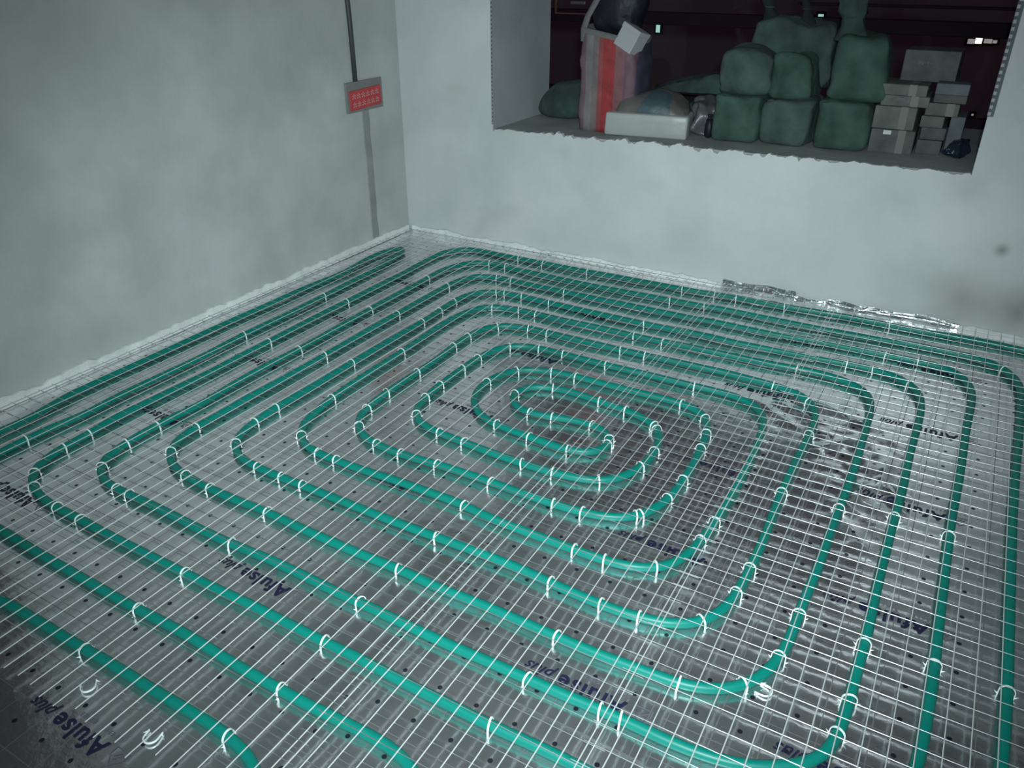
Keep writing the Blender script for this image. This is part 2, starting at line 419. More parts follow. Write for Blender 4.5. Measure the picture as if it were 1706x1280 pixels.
bm = bmesh.new(); bm_box(bm, 0.42, 0.70, -0.042, -0.03, 1.178, 1.184); bm_box(bm, 0.42, 0.426, -0.042, -0.03, 1.184, 1.5)
obj('copper_bead', bm, M_COPPER, win)
box('latch', 0.53, 0.63, -0.05, -0.03, 1.235, 1.252, M_GREYBAG, win, 0.002)

far = thing('distant_building', 'dark building across the street with a few lit windows', 'building', (0, 14, 0))
box('facade', -14, 20, 0, 4, -9, 7, M_NIGHT, far)
def litw(x0, x1, z0, z1, m):
    fr = box('window', x0 - 0.04, x1 + 0.04, -0.05, 0.0, z0 - 0.04, z1 + 0.04, M_FRAME, far)
    box('pane', x0, x1, -0.07, -0.05, z0, z1, m, fr)
litw(-3.67, -3.585, 0.045, 0.30, M_LITG); litw(-3.60, -3.545, 0.30, 0.37, M_LITD)
litw(-0.40, -0.29, 0.27, 0.44, M_LITW); litw(-0.36, -0.26, 0.42, 0.50, M_LITG)
litw(2.33, 2.44, 0.09, 0.17, M_LITD); litw(2.45, 2.56, 0.10, 0.19, M_LITW); litw(2.59, 2.72, 0.11, 0.18, M_LITD); litw(2.73, 2.80, 0.115, 0.165, M_LITD)
litw(2.70, 2.735, -1.14, -1.11, M_LITD)

# ------------------------------------------------------------------ socket box, slot and conduit on the left wall
t = thing('junction_box', 'red covered wiring box on the left wall beside the corner', 'electrical box', (0.0, -0.27, 0.83))
rows = []
box('mortar_frame', 0.0, 0.012, -0.15, 0.15, -0.07, 0.085, M_BOXGREY, t, 0.003)
cv = box('red_cover', 0.0, 0.018, -0.13, 0.13, -0.055, 0.045, M_RED, t, 0.003)
cv.rotation_euler = (math.radians(2), 0, 0)
bm = bmesh.new()
for r_ in range(2):
    for c_ in range(6):
        y = -0.11 + c_ * 0.038; z = -0.038 + r_ * 0.042
        bm_box(bm, 0.018, 0.0186, y, y + 0.026, z, z + 0.006); bm_box(bm, 0.018, 0.0186, y, y + 0.026, z + 0.013, z + 0.018)
        bm_box(bm, 0.018, 0.0186, y + 0.010, y + 0.015, z, z + 0.026)
o = obj('faded_print', bm, M_PINK, cv); o['kind'] = 'stuff'
# mortar filled slot down to the floor
vs = []; fs = []
for i in range(25):
    z = 0.015 + 0.745 * i / 24
    w0 = -0.296 + 0.006 * noise.noise(Vector((0, 0, z * 9))); w1 = -0.236 + 0.006 * noise.noise(Vector((0, 5, z * 9)))
    vs += [(0.0, w0, z), (0.004, w0 + 0.004, z), (0.004, w1 - 0.004, z), (0.0, w1, z)]
for i in range(24):
    for k in range(3):
        a = i * 4 + k; fs.append((a, a + 1, a + 5, a + 4))
struct(mesh('trim_4', vs, fs, M_MORTAR), 'grey mortar strip filling the slot from the red wiring box down to the floor')
v, f = tube_data([(0.006, -0.335, 0.915), (0.006, -0.337, 1.2), (0.006, -0.352, 1.6), (0.006, -0.36, 2.74)], 0.014, 8)
tag(mesh('conduit', v, f, M_CONDUIT, smooth=True), 'dark conduit running up the left wall from the red wiring box', 'conduit')

# ------------------------------------------------------------------ film
def crinkle_w(x, y):
    w = 0
    for (a, b, s, k) in ((2.66, -1.02, 0.16, 1.0), (2.85, -1.15, 0.13, 1.0), (2.93, -1.42, 0.13, 1.0), (2.88, -1.60, 0.12, 0.7), (2.93, -2.15, 0.16, 0.5), (2.80, -1.35, 0.12, 0.6), (2.5, -0.95, 0.14, 0.5)):
        d = ((x - a) ** 2 + (y - b) ** 2) / (s * s)
        if d < 9: w += k * math.exp(-d)
    return min(1.0, w)
RIDGES = [(2.70, -1.27, 2.87, -1.09, 0.013, 0.020), (2.93, -1.20, 2.93, -1.37, 0.014, 0.018), (2.93, -1.36, 2.83, -1.58, 0.014, 0.022), (2.94, -1.36, 3.01, -1.49, 0.012, 0.018),
          (2.50, -0.99, 2.74, -1.10, 0.010, 0.014), (2.48, -0.93, 2.76, -0.99, 0.009, 0.013), (2.46, -1.03, 2.60, -1.15, 0.009, 0.013), (2.60, -0.93, 2.86, -1.02, 0.007, 0.012),
          (2.85, -1.62, 2.95, -1.75, 0.009, 0.016)]
def film_h(x, y):
    h = 0.0022 * (1 + noise.noise(Vector((x * 3.1, y * 3.1, 0.5)))) + 0.0008 * noise.noise(Vector((x * 11, y * 11, 4.5)))
    w = crinkle_w(x, y)
    if w > 0.02:
        q = noise.noise(Vector((x * 9 + y * 5, y * 9 - x * 3, 2.0)))
        h += w * (0.010 * abs(q) + 0.003 * noise.noise(Vector((x * 30, y * 30, 9))))
    if 2.3 < x < 3.2 and -1.8 < y < -0.8:
        for (ax, ay, bx, by, hh, sg) in RIDGES:
            dx, dy = bx - ax, by - ay; L2 = dx * dx + dy * dy
            t = max(0.0, min(1.0, ((x - ax) * dx + (y - ay) * dy) / L2))
            d2 = (x - ax - t * dx) ** 2 + (y - ay - t * dy) ** 2
            if d2 < 0.01: h += hh * math.exp(-d2 / (sg * sg)) * (0.35 + 0.65 * math.sin(PI * t))
    return max(0.0003, h)

rolls = [('reflective_film', 0.022, 1.02, 0.09, -2.876, 'left roll of silver printed film on the floor along the left wall'),
         ('reflective_film', 1.02, 2.02, 0.09, -2.876, 'second roll of silver printed film from the left wall, with the front corner bare'),
         ('reflective_film', 2.02, 2.64, 0.06, -2.85, 'narrow third roll of silver printed film right of the spiral centre'),
         ('reflective_film', 2.64, 3.75, 0.098, -1.785, 'crumpled silver printed film roll farthest from the left wall')]
FY0, FY1 = -4.6, 0.045
films = []
for i, (nm, xa, xb, ox, oy, lab) in enumerate(rolls):
    st = 0.02 if i < 2 else 0.0125; nx = int(round((xb - xa) / st)) + 1; ny = int(round((FY1 - FY0) / st)) + 1
    vs = []; fs = []
    for j in range(ny + 1):
        y = FY0 + (FY1 - FY0) * j / ny
        for k in range(nx + 1):
            x = xa + (xb - xa) * k / nx
            z = film_h(x, y)
            if y > 0.015: z += (y - 0.015) * 0.25
            vs.append((x, y, z))
    for j in range(ny):
        for k in range(nx):
            a = j * (nx + 1) + k; fs.append((a, a + 1, a + nx + 2, a + nx + 1))
    m = film_mat('film_%d' % i, ox, oy)
    o = tag(mesh(nm, vs, fs, m, smooth=True), lab, 'floor film', 'silver film rolls on the floor')
    films.append((o, xa, xb))

# printed logos: lettering upside down to the viewer, reading towards the left wall
def text_mesh(body, size, bold, shear, spacing=1.0):
    c = bpy.data.curves.new('lettering', 'FONT'); c.body = body; c.size = size; c.offset = bold; c.shear = shear; c.space_character = spacing
    c.resolution_u = 3
    o = bpy.data.objects.new('lettering', c); COL.objects.link(o)
    dg = bpy.context.evaluated_depsgraph_get()
    me = bpy.data.meshes.new_from_object(o.evaluated_get(dg))
    V = [v.co.copy() for v in me.vertices]; F = [tuple(p.vertices) for p in me.polygons]
    bpy.data.objects.remove(o); bpy.data.curves.remove(c); bpy.data.meshes.remove(me)
    return V, F
T1V, T1F = text_mesh('Afulse', 0.060, 0.0015, 0.0, 1.12)
T2V, T2F = text_mesh('plus', 0.046, 0.0004, 0.35, 1.0)
w1 = max(v.x for v in T1V)
for v in T2V: v.x += w1 + 0.012
SYM = [(-0.062, 0.014), (-0.040, 0.038), (-0.018, 0.014), (-0.018, -0.006), (-0.062, -0.006)]
def symbol():
    v = []; f = []
    n = len(SYM)
    cx, cy = -0.040, 0.012
    for k in range(n):
        x, y = SYM[k]; v.append(Vector((x, y, 0))); v.append(Vector((cx + (x - cx) * 0.86, cy + (y - cy) * 0.86, 0)))
    for k in range(n):
        a = 2 * k; b = 2 * ((k + 1) % n); f.append((a, b, b + 1, a + 1))
    for (x0, y0, x1, y1) in ((-0.052, 0.004, -0.036, 0.022), (-0.044, 0.002, -0.030, 0.016)):
        dx, dy = x1 - x0, y1 - y0; L = math.hypot(dx, dy); nx_, ny_ = -dy / L * 0.0012, dx / L * 0.0012
        b = len(v); v += [Vector((x0 - nx_, y0 - ny_, 0)), Vector((x1 - nx_, y1 - ny_, 0)), Vector((x1 + nx_, y1 + ny_, 0)), Vector((x0 + nx_, y0 + ny_, 0))]
        f.append((b, b + 1, b + 2, b + 3))
    return v, f
SV, SF = symbol()
def small_print(seed):
    rr = random.Random(seed); v = []; f = []
    for x0, n in ((0.0, 4), (0.075, 5)):
        for k in range(n):
            x = x0 + k * 0.011
            for (a, b, c, d) in ((0, 0.009, 0, 0.0014), (0, 0.009, 0.0045, 0.006), (0.0036, 0.0052, 0, 0.010), (rr.random() * 0.003, 0.0088, 0.0085, 0.0098)):
                q = len(v); v += [Vector((x + a, -0.024 + c, 0)), Vector((x + b, -0.024 + c, 0)), Vector((x + b, -0.024 + d, 0)), Vector((x + a, -0.024 + d, 0))]
                f.append((q, q + 1, q + 2, q + 3))
    return v, f
PV, PF = small_print(3)
def stamp(xa, y):
    """logo whose letter A starts at x = xa, baseline at y, turned half round so that it reads towards -x"""
    for (o, a, b) in films:
        if a <= xa - 0.10 < b: host = o
    def put(nm, V, F, m):
        vs = []
        for v in V:
            x, yy = xa - v.x, y - v.y
            vs.append((x, yy, film_h(x, yy) + 0.0013))
        return mesh(nm, vs, F, m, host)
    put('printed_name', T1V + T2V, T1F + [tuple(i + len(T1V) for i in q) for q in T2F], M_INK)
    put('printed_emblem', SV, SF, M_INK2); put('small_print', PV, PF, M_INK2)['kind'] = 'stuff'
for xa, ys in ((0.665, (-2.78, -2.225, -1.72, -1.205, -0.69)),
               (1.628, (-3.225, -2.675, -2.13, -1.625, -1.10, -0.58)),
               (2.555, (-2.57, -2.005, -1.525, -0.94, -0.385)),
               (3.128, (-2.50, -1.965, -1.445, -0.925, -0.41))):
    for y in ys: stamp(xa, y)

# film edge curling up the back wall, crumpled and shiny
vs = []; fs = []
nu, nv = 150, 10
for i in range(nu + 1):
    x = 1.985 + (3.062 - 1.985) * i / nu
    hgt = 0.045 + 0.010 * noise.noise(Vector((x * 7, 0, 1))) + (0.008 if x < 2.35 else 0.0) - (0.012 if 2.35 < x < 2.5 else 0)
    for j in range(nv + 1):
        s = j / nv
        y = -0.045 + 0.098 * math.sin(min(1, s * 1.25) * PI / 2) - (0.012 * smoothstep(0.6, 1, s) * (0.5 + noise.noise(Vector((x * 12, 3, 3)))))
        z = 0.006 + hgt * (s ** 1.6)
        a = 0.008 * smoothstep(0.05, 0.35, s)
        y += a * (noise.noise(Vector((x * 5, s * 4, 7))) + 0.4 * noise.noise(Vector((x * 15, s * 11, 2)))) - a * 0.8
        z += a * 0.9 * noise.noise(Vector((x * 6, s * 6, 11)))
        vs.append((x, min(y, 0.056), max(z, 0.006)))
for i in range(nu):
    for j in range(nv):
        a = i * (nv + 1) + j; fs.append((a, a + nv + 1, a + nv + 2, a + 1))
tag(mesh('foil_upturn', vs, fs, M_FOIL, smooth=True), 'crumpled shiny foil edge turned up against the base of the back wall', 'foil')

# white foam edge strips
def strip(name, p0, p1, nrm, h0, hv, label, seed, n=120, th=0.008):
    p0 = Vector(p0); p1 = Vector(p1); nrm = Vector(nrm); vs = []; fs = []
    L = (p1 - p0).length
    for i in range(n + 1):
        p = p0.lerp(p1, i / n); s = L * i / n
        h = h0 + hv * noise.noise(Vector((s * 6, seed, 0))) + hv * 0.5 * noise.noise(Vector((s * 25, seed, 3)))
        lean = 0.004 + 0.004 * noise.noise(Vector((s * 4, seed, 8)))
        a = p + nrm * (th + 0.010); b = p + nrm * (th + lean) + Vector((0, 0, max(0.012, h))); c = p + nrm * (0.001) + Vector((0, 0, max(0.014, h) + 0.001)); d = p + nrm * 0.001
        vs += [a + Vector((0, 0, 0.0045)), b, c, d]
    for i in range(n):
        for k in range(3):
            q = i * 4 + k; fs.append((q, q + 4, q + 5, q + 1))
    return tag(mesh(name, vs, fs, M_FOAM), label, 'edge strip')
strip('edge_foam_strip', (0, -2.60, 0), (0, YB - 0.02, 0), (1, 0, 0), 0.040, 0.018, 'white foam edge strip along the foot of the left wall', 1.0, 200)
strip('edge_foam_strip', (0.03, YB, 0), (1.99, YB, 0), (0, -1, 0), 0.034, 0.020, 'torn white foam edge strip at the back wall left of the shiny foil', 2.0, 160)
strip('edge_foam_strip', (3.06, YB, 0), (4.0, YB, 0), (0, -1, 0), 0.040, 0.010, 'white foam edge strip at the back wall right of the shiny foil', 3.0)

# ------------------------------------------------------------------ heating pipes (metres on the floor, traced run by run)
PIPE_A = [(3.750, -0.070), (3.400, -0.070), (3.295, -0.044), (3.106, -0.038), (2.881, -0.063), (2.638, -0.048), (2.387, -0.067), (2.222, -0.078), (2.047, -0.074), (1.871, -0.099), (1.647, -0.104), (1.413, -0.109), (1.167, -0.114), (0.903, -0.109), (0.684, -0.111), (0.600, -0.090), (0.500, -0.150), (0.447, -0.260), (0.443, -0.400), (0.468, -0.599), (0.465, -0.835), (0.463, -1.062), (0.460, -1.327), (0.468, -1.576), (0.465, -1.760), (0.475, -1.924), (0.463, -2.106), (0.461, -2.245), (0.451, -2.345), (0.474, -2.464), (0.472, -2.569), (0.487, -2.650), (0.506, -2.696), (0.547, -2.731), (0.618, -2.761), (0.690, -2.779), (0.768, -2.784), (0.865, -2.780), (0.974, -2.786), (1.078, -2.788), (1.164, -2.788), (1.282, -2.788), (1.394, -2.788), (1.502, -2.788), (1.552, -2.783), (1.653, -2.783), (1.751, -2.785), (1.844, -2.785), (1.952, -2.782), (2.039, -2.785), (2.141, -2.787), (2.234, -2.783), (2.297, -2.789), (2.366, -2.785), (2.433, -2.780), (2.499, -2.779), (2.700, -2.785), (2.930, -2.770), (3.060, -2.700), (3.118, -2.580), (3.145, -2.425), (3.146, -2.379), (3.147, -2.326), (3.148, -2.276), (3.150, -2.222), (3.151, -2.176), (3.149, -2.120), (3.147, -2.051), (3.146, -1.978), (3.145, -1.905), (3.145, -1.816), (3.142, -1.641), (3.143, -1.547), (3.141, -1.456), (3.146, -1.356), (3.147, -1.252), (3.149, -1.140), (3.149, -0.992), (3.150, -0.862), (3.153, -0.746), (3.159, -0.623), (3.150, -0.539), (3.129, -0.470), (3.096, -0.420), (3.064, -0.396), (2.995, -0.391), (2.942, -0.392), (2.888, -0.393), (2.816, -0.388), (2.750, -0.395), (2.636, -0.396), (2.519, -0.398), (2.402, -0.415), (2.309, -0.422), (2.213, -0.416), (2.116, -0.417), (1.982, -0.429), (1.775, -0.433), (1.558, -0.436), (1.326, -0.432), (1.081, -0.427), (0.950, -0.420), (0.879, -0.430), (0.836, -0.445), (0.809, -0.465), (0.780, -0.529), (0.768, -0.617), (0.766, -0.741), (0.764, -0.848), (0.767, -1.057), (0.765, -1.313), (0.770, -1.579), (0.769, -1.825), (0.760, -2.038), (0.768, -2.104), (0.762, -2.178), (0.761, -2.251), (0.765, -2.319), (0.776, -2.370), (0.810, -2.411), (0.867, -2.447), (0.954, -2.471), (1.033, -2.476), (1.102, -2.480), (1.202, -2.486), (1.282, -2.473), (1.345, -2.477), (1.467, -2.485), (1.576, -2.485), (1.683, -2.487), (1.782, -2.485), (1.843, -2.483), (1.925, -2.484), (1.977, -2.494), (2.039, -2.486), (2.101, -2.480), (2.170, -2.484), (2.272, -2.484), (2.371, -2.485), (2.448, -2.487), (2.500, -2.480), (2.552, -2.477), (2.596, -2.475), (2.642, -2.477), (2.680, -2.469), (2.723, -2.451), (2.764, -2.421), (2.789, -2.393), (2.812, -2.347), (2.823, -2.297), (2.829, -2.249), (2.833, -2.194), (2.834, -2.112), (2.831, -2.038), (2.839, -1.973), (2.839, -1.882), (2.840, -1.807), (2.839, -1.698), (2.840, -1.597), (2.845, -1.495), (2.846, -1.397), (2.845, -1.285), (2.841, -1.168), (2.837, -1.052), (2.835, -0.939), (2.829, -0.849), (2.814, -0.796), (2.781, -0.750), (2.736, -0.723), (2.681, -0.713), (2.608, -0.699), (2.525, -0.703), (2.471, -0.713), (2.415, -0.721), (2.327, -0.719), (2.239, -0.724), (2.146, -0.730), (2.020, -0.730), (1.896, -0.743), (1.692, -0.740), (1.485, -0.750), (1.334, -0.743), (1.218, -0.741), (1.127, -0.759), (1.078, -0.782), (1.054, -0.815), (1.033, -0.895), (1.017, -0.990), (1.017, -1.160), (1.031, -1.367), (1.029, -1.593), (1.037, -1.823), (1.067, -2.003), (1.082, -2.056), (1.118, -2.101), (1.168, -2.141), (1.249, -2.160), (1.336, -2.159), (1.409, -2.160), (1.495, -2.157), (1.576, -2.151), (1.686, -2.150), (1.791, -2.148), (1.867, -2.146), (1.910, -2.169), (2.007, -2.167), (2.120, -2.166), (2.221, -2.169), (2.317, -2.169), (2.366, -2.167), (2.412, -2.157), (2.461, -2.135), (2.493, -2.100), (2.509, -2.052), (2.517, -1.992), (2.525, -1.952), (2.534, -1.850), (2.536, -1.771), (2.538, -1.671), (2.537, -1.556), (2.535, -1.444), (2.528, -1.326), (2.515, -1.191), (2.485, -1.111), (2.452, -1.082), (2.392, -1.060), (2.336, -1.054), (2.251, -1.058), (2.138, -1.062), (2.020, -1.061), (1.837, -1.066), (1.656, -1.065), (1.539, -1.061), (1.460, -1.066), (1.391, -1.106), (1.361, -1.163), (1.339, -1.253), (1.338, -1.366), (1.336, -1.528), (1.342, -1.636), (1.356, -1.733), (1.380, -1.784), (1.431, -1.823), (1.496, -1.842), (1.579, -1.848), (1.650, -1.849), (1.718, -1.861), (1.803, -1.863), (1.885, -1.864), (1.991, -1.864), (2.086, -1.851), (2.153, -1.834), (2.197, -1.791), (2.227, -1.733), (2.242, -1.659), (2.242, -1.582), (2.234, -1.494), (2.206, -1.424), (2.164, -1.392), (2.116, -1.380), (2.056, -1.368), (2.025, -1.362), (1.949, -1.357), (1.872, -1.345), (1.792, -1.340), (1.731, -1.342), (1.669, -1.364), (1.626, -1.402), (1.610, -1.450), (1.626, -1.505), (1.662, -1.546), (1.722, -1.572), (1.830, -1.555), (1.901, -1.526), (1.965, -1.518), (2.023, -1.523), (2.066, -1.548), (2.095, -1.595), (2.097, -1.654), (2.065, -1.698), (2.022, -1.718), (1.965, -1.720), (1.896, -1.714), (1.828, -1.711), (1.753, -1.700), (1.681, -1.697), (1.621, -1.686), (1.549, -1.635), (1.512, -1.595), (1.481, -1.511), (1.481, -1.417), (1.503, -1.322), (1.550, -1.266), (1.603, -1.243), (1.667, -1.228), (1.769, -1.218), (1.906, -1.222), (2.051, -1.217), (2.191, -1.213), (2.286, -1.219), (2.328, -1.276), (2.351, -1.330), (2.367, -1.439), (2.372, -1.497), (2.379, -1.609), (2.380, -1.708), (2.379, -1.795), (2.361, -1.847), (2.349, -1.910), (2.329, -1.949), (2.285, -1.974), (2.226, -1.996), (2.168, -2.002), (2.112, -2.006), (2.074, -2.007), (2.017, -2.011), (1.967, -2.010), (1.889, -2.008), (1.808, -2.005), (1.725, -2.007), (1.641, -2.008), (1.563, -2.019), (1.500, -2.021), (1.415, -2.019), (1.345, -2.008), (1.286, -1.983), (1.247, -1.951), (1.218, -1.900), (1.201, -1.839), (1.192, -1.683), (1.199, -1.488), (1.200, -1.348), (1.184, -1.207), (1.189, -1.113), (1.193, -1.025), (1.217, -0.985), (1.254, -0.933), (1.315, -0.911), (1.420, -0.904), (1.564, -0.908), (1.767, -0.907), (1.957, -0.900), (2.139, -0.893), (2.227, -0.893), (2.285, -0.881), (2.345, -0.889), (2.430, -0.895), (2.514, -0.901), (2.570, -0.914), (2.611, -0.935), (2.646, -0.977), (2.669, -1.042), (2.672, -1.124), (2.673, -1.201), (2.671, -1.306), (2.668, -1.397), (2.670, -1.507), (2.668, -1.596), (2.672, -1.685), (2.676, -1.769), (2.678, -1.843), (2.680, -1.926), (2.678, -1.995), (2.677, -2.047), (2.676, -2.097), (2.670, -2.154), (2.662, -2.202), (2.645, -2.243), (2.616, -2.278), (2.582, -2.295), (2.544, -2.314), (2.483, -2.324), (2.381, -2.331), (2.280, -2.324), (2.229, -2.323), (2.136, -2.312), (2.028, -2.314), (1.952, -2.316), (1.832, -2.320), (1.708, -2.324), (1.600, -2.323), (1.460, -2.322), (1.342, -2.321), (1.246, -2.322), (1.145, -2.321), (1.073, -2.314), (1.028, -2.306), (0.976, -2.276), (0.946, -2.242), (0.928, -2.199), (0.908, -2.055), (0.908, -1.983), (0.914, -1.822), (0.912, -1.580), (0.916, -1.336), (0.923, -1.071), (0.916, -0.923), (0.907, -0.788), (0.921, -0.695), (0.952, -0.639), (0.990, -0.613), (1.074, -0.587), (1.170, -0.585), (1.322, -0.592), (1.521, -0.598), (1.701, -0.599), (1.838, -0.594), (2.035, -0.587), (2.131, -0.584), (2.231, -0.593), (2.350, -0.581), (2.466, -0.570), (2.554, -0.574), (2.691, -0.556), (2.794, -0.555), (2.855, -0.570), (2.915, -0.597), (2.960, -0.639), (2.988, -0.713), (2.996, -0.807), (2.998, -0.915), (2.994, -1.028), (2.993, -1.132), (2.994, -1.257), (2.997, -1.364), (2.997, -1.474), (2.991, -1.558), (2.993, -1.648), (2.992, -1.719), (2.992, -1.801), (2.990, -1.892), (2.994, -1.974), (2.995, -2.048), (2.994, -2.113), (2.993, -2.190), (2.991, -2.258), (2.992, -2.317), (2.991, -2.366), (2.989, -2.409), (2.985, -2.452), (2.976, -2.496), (2.965, -2.529), (2.925, -2.545), (2.860, -2.605), (2.732, -2.628), (2.674, -2.632), (2.612, -2.627), (2.562, -2.627), (2.511, -2.628), (2.426, -2.633), (2.354, -2.635), (2.278, -2.634), (2.201, -2.636), (2.159, -2.638), (2.035, -2.639), (1.924, -2.637), (1.835, -2.635), (1.732, -2.638), (1.657, -2.631), (1.579, -2.631), (1.499, -2.630), (1.421, -2.634), (1.342, -2.637), (1.217, -2.635), (1.090, -2.631), (0.990, -2.628), (0.906, -2.630), (0.824, -2.630), (0.756, -2.621), (0.700, -2.594), (0.655, -2.549), (0.642, -2.497), (0.635, -2.420), (0.629, -2.310), (0.635, -2.198), (0.647, -2.143), (0.627, -1.913), (0.625, -1.766), (0.634, -1.586), (0.626, -1.323), (0.620, -1.073), (0.619, -0.803), (0.623, -0.688), (0.611, -0.518), (0.640, -0.370), (0.700, -0.280), (0.800, -0.245), (0.995, -0.274), (1.252, -0.283), (1.490, -0.283), (1.714, -0.275), (1.927, -0.266), (2.166, -0.248), (2.332, -0.257), (2.519, -0.250), (2.699, -0.251), (2.813, -0.236), (2.897, -0.215), (3.009, -0.231), (3.116, -0.224), (3.195, -0.240), (3.247, -0.276), (3.294, -0.342), (3.316, -0.431), (3.316, -0.688), (3.311, -0.898), (3.305, -1.098), (3.302, -1.275), (3.300, -1.434), (3.300, -1.543), (3.300, -1.787), (3.300, -1.900), (3.300, -2.004), (3.301, -2.076), (3.299, -2.145), (3.299, -2.210), (3.298, -2.272), (3.294, -2.340), (3.270, -2.900), (3.200, -3.050), (3.050, -3.120)]
PIPE_B = [(2.300, -3.280), (2.100, -3.260), (1.950, -3.100), (1.889, -3.100), (1.829, -3.087), (1.742, -3.088), (1.630, -3.092), (1.530, -3.089), (1.428, -3.090), (1.352, -3.093), (1.269, -3.094), (1.184, -3.094), (1.093, -3.093), (1.005, -3.097), (0.750, -3.120), (0.450, -3.110), (0.250, -3.040), (0.155, -2.880), (0.184, -2.614), (0.192, -2.515), (0.152, -2.323), (0.147, -2.167), (0.152, -2.007), (0.150, -1.790), (0.147, -1.551), (0.152, -1.465), (0.161, -1.295), (0.162, -1.053), (0.188, -0.771), (0.150, -0.500), (0.165, -0.360), (0.215, -0.270), (0.265, -0.360), (0.278, -0.500), (0.299, -0.720), (0.318, -1.061), (0.323, -1.339), (0.317, -1.620), (0.334, -1.836), (0.328, -2.077), (0.322, -2.263), (0.343, -2.407), (0.313, -2.497), (0.316, -2.603), (0.318, -2.693), (0.320, -2.750), (0.360, -2.870), (0.470, -2.935), (0.620, -2.935), (0.719, -2.928), (0.795, -2.932), (0.870, -2.936), (0.970, -2.937), (1.054, -2.938), (1.142, -2.939), (1.250, -2.941), (1.336, -2.942), (1.438, -2.937), (1.566, -2.937), (1.671, -2.943), (1.725, -2.946), (1.813, -2.943), (1.903, -2.946), (1.984, -2.943), (2.061, -2.939), (2.136, -2.935), (2.210, -2.934), (2.500, -3.120), (2.800, -3.140)]
CLIPS = [(0.618, -0.618), (0.767, -0.653), (0.908, -0.808), (0.917, -0.938), (0.923, -1.086), (1.031, -1.387), (0.318, -1.076), (0.463, -1.077), (0.620, -1.088), (0.634, -1.591), (0.468, -1.607), (0.318, -1.590), (0.767, -1.082), (0.770, -1.589), (0.912, -1.590), (1.188, -1.123), (1.186, -1.227), (1.199, -1.498), (1.193, -1.698), (1.201, -1.834), (1.344, -1.651), (1.337, -1.549), (1.338, -1.396), (1.339, -1.274), (0.908, -2.004), (1.041, -1.848), (0.888, -0.109), (1.030, -0.111), (1.308, -0.111), (1.820, -0.100), (1.972, -0.085), (0.781, -0.252), (0.890, -0.258), (1.826, -0.270), (1.988, -0.261), (0.930, -0.423), (1.026, -0.424), (1.321, -0.432), (1.034, -0.599), (1.079, -0.587), (1.175, -0.585), (1.322, -0.592), (1.823, -0.595), (1.102, -0.770), (1.233, -0.741), (1.334, -0.743), (1.820, -0.742), (1.948, -0.738), (1.236, -0.959), (1.380, -0.907), (1.477, -0.906), (1.827, -0.905), (1.942, -0.901), (1.391, -1.106), (1.528, -1.062), (1.631, -1.064), (1.832, -1.066), (2.210, -1.059), (1.530, -1.290), (1.667, -1.228), (1.769, -1.218), (2.221, -1.215), (2.322, -1.268), (1.726, -1.344), (1.617, -1.475), (1.923, -1.353), (2.040, -1.365), (1.481, -1.433), (1.737, -1.570), (2.097, -0.075), (2.322, -0.071), (2.525, -0.703), (2.686, -0.557), (2.789, -0.555), (2.467, -0.898), (2.622, -0.948), (2.942, -0.392), (2.826, -0.389), (2.945, -0.625), (2.800, -0.058), (3.256, -0.288), (0.316, -2.608), (0.474, -2.469), (0.474, -2.579), (0.629, -2.315), (0.636, -2.430), (0.762, -2.261), (0.531, -2.717), (0.604, -2.755), (0.685, -2.579), (0.834, -2.630), (0.916, -2.630), (0.773, -2.784), (0.886, -2.781), (0.970, -2.472), (1.107, -2.480), (1.353, -2.637), (1.348, -2.788), (0.807, -2.407), (0.959, -2.257), (0.916, -2.115), (1.259, -2.160), (1.346, -2.159), (1.150, -2.321), (1.256, -2.322), (1.347, -2.321), (1.350, -2.477), (1.400, -2.017), (1.505, -2.021), (1.641, -2.008), (1.548, -1.846), (1.645, -1.849), (1.847, -2.147), (1.847, -2.319), (1.848, -2.483), (1.384, -1.787), (1.255, -1.957), (1.115, -2.097), (1.835, -1.553), (1.976, -1.519), (2.084, -1.578), (2.096, -1.616), (1.975, -1.720), (1.828, -1.711), (1.686, -1.697), (1.895, -1.864), (1.991, -1.864), (2.153, -1.834), (2.237, -1.684), (2.242, -1.582), (2.177, -1.402), (2.208, -1.429), (1.838, -2.006), (2.079, -2.007), (2.173, -2.001), (2.329, -1.949), (2.342, -1.925), (2.374, -1.809), (2.226, -2.169), (2.322, -2.169), (2.461, -2.135), (2.229, -2.323), (2.525, -1.952), (2.380, -1.698), (2.371, -1.481), (2.358, -1.380), (2.668, -1.596), (2.534, -1.845), (2.678, -2.005), (2.840, -1.587), (2.673, -1.211), (2.991, -1.563), (3.143, -1.573), (1.357, -3.093), (1.362, -2.941), (1.849, -3.091), (1.849, -2.785), (1.845, -2.635), (1.848, -2.944), (2.335, -2.485), (2.381, -2.331), (2.483, -2.324), (2.339, -2.635), (2.324, -2.787), (2.629, -2.262), (2.632, -2.477), (2.557, -2.627), (2.526, -2.628), (2.675, -2.107), (2.834, -2.112), (2.824, -2.286), (2.994, -2.123), (2.992, -2.317), (2.987, -2.430), (2.771, -2.413), (3.149, -2.120), (3.300, -2.118)]
RP = 0.0135
def resample(P, step, passes):
    P = [Vector((x, y, 0)) for x, y in P]
    out = [P[0]]
    for a, b in zip(P[:-1], P[1:]):
        L = (b - a).length; n = max(1, int(round(L / step)))
        for k in range(1, n + 1): out.append(a.lerp(b, k / n))
    for _ in range(passes):
        out = [out[0]] + [(out[i - 1] + out[i] * 2 + out[i + 1]) * 0.25 for i in range(1, len(out) - 1)] + [out[-1]]
    return out
pipes = []
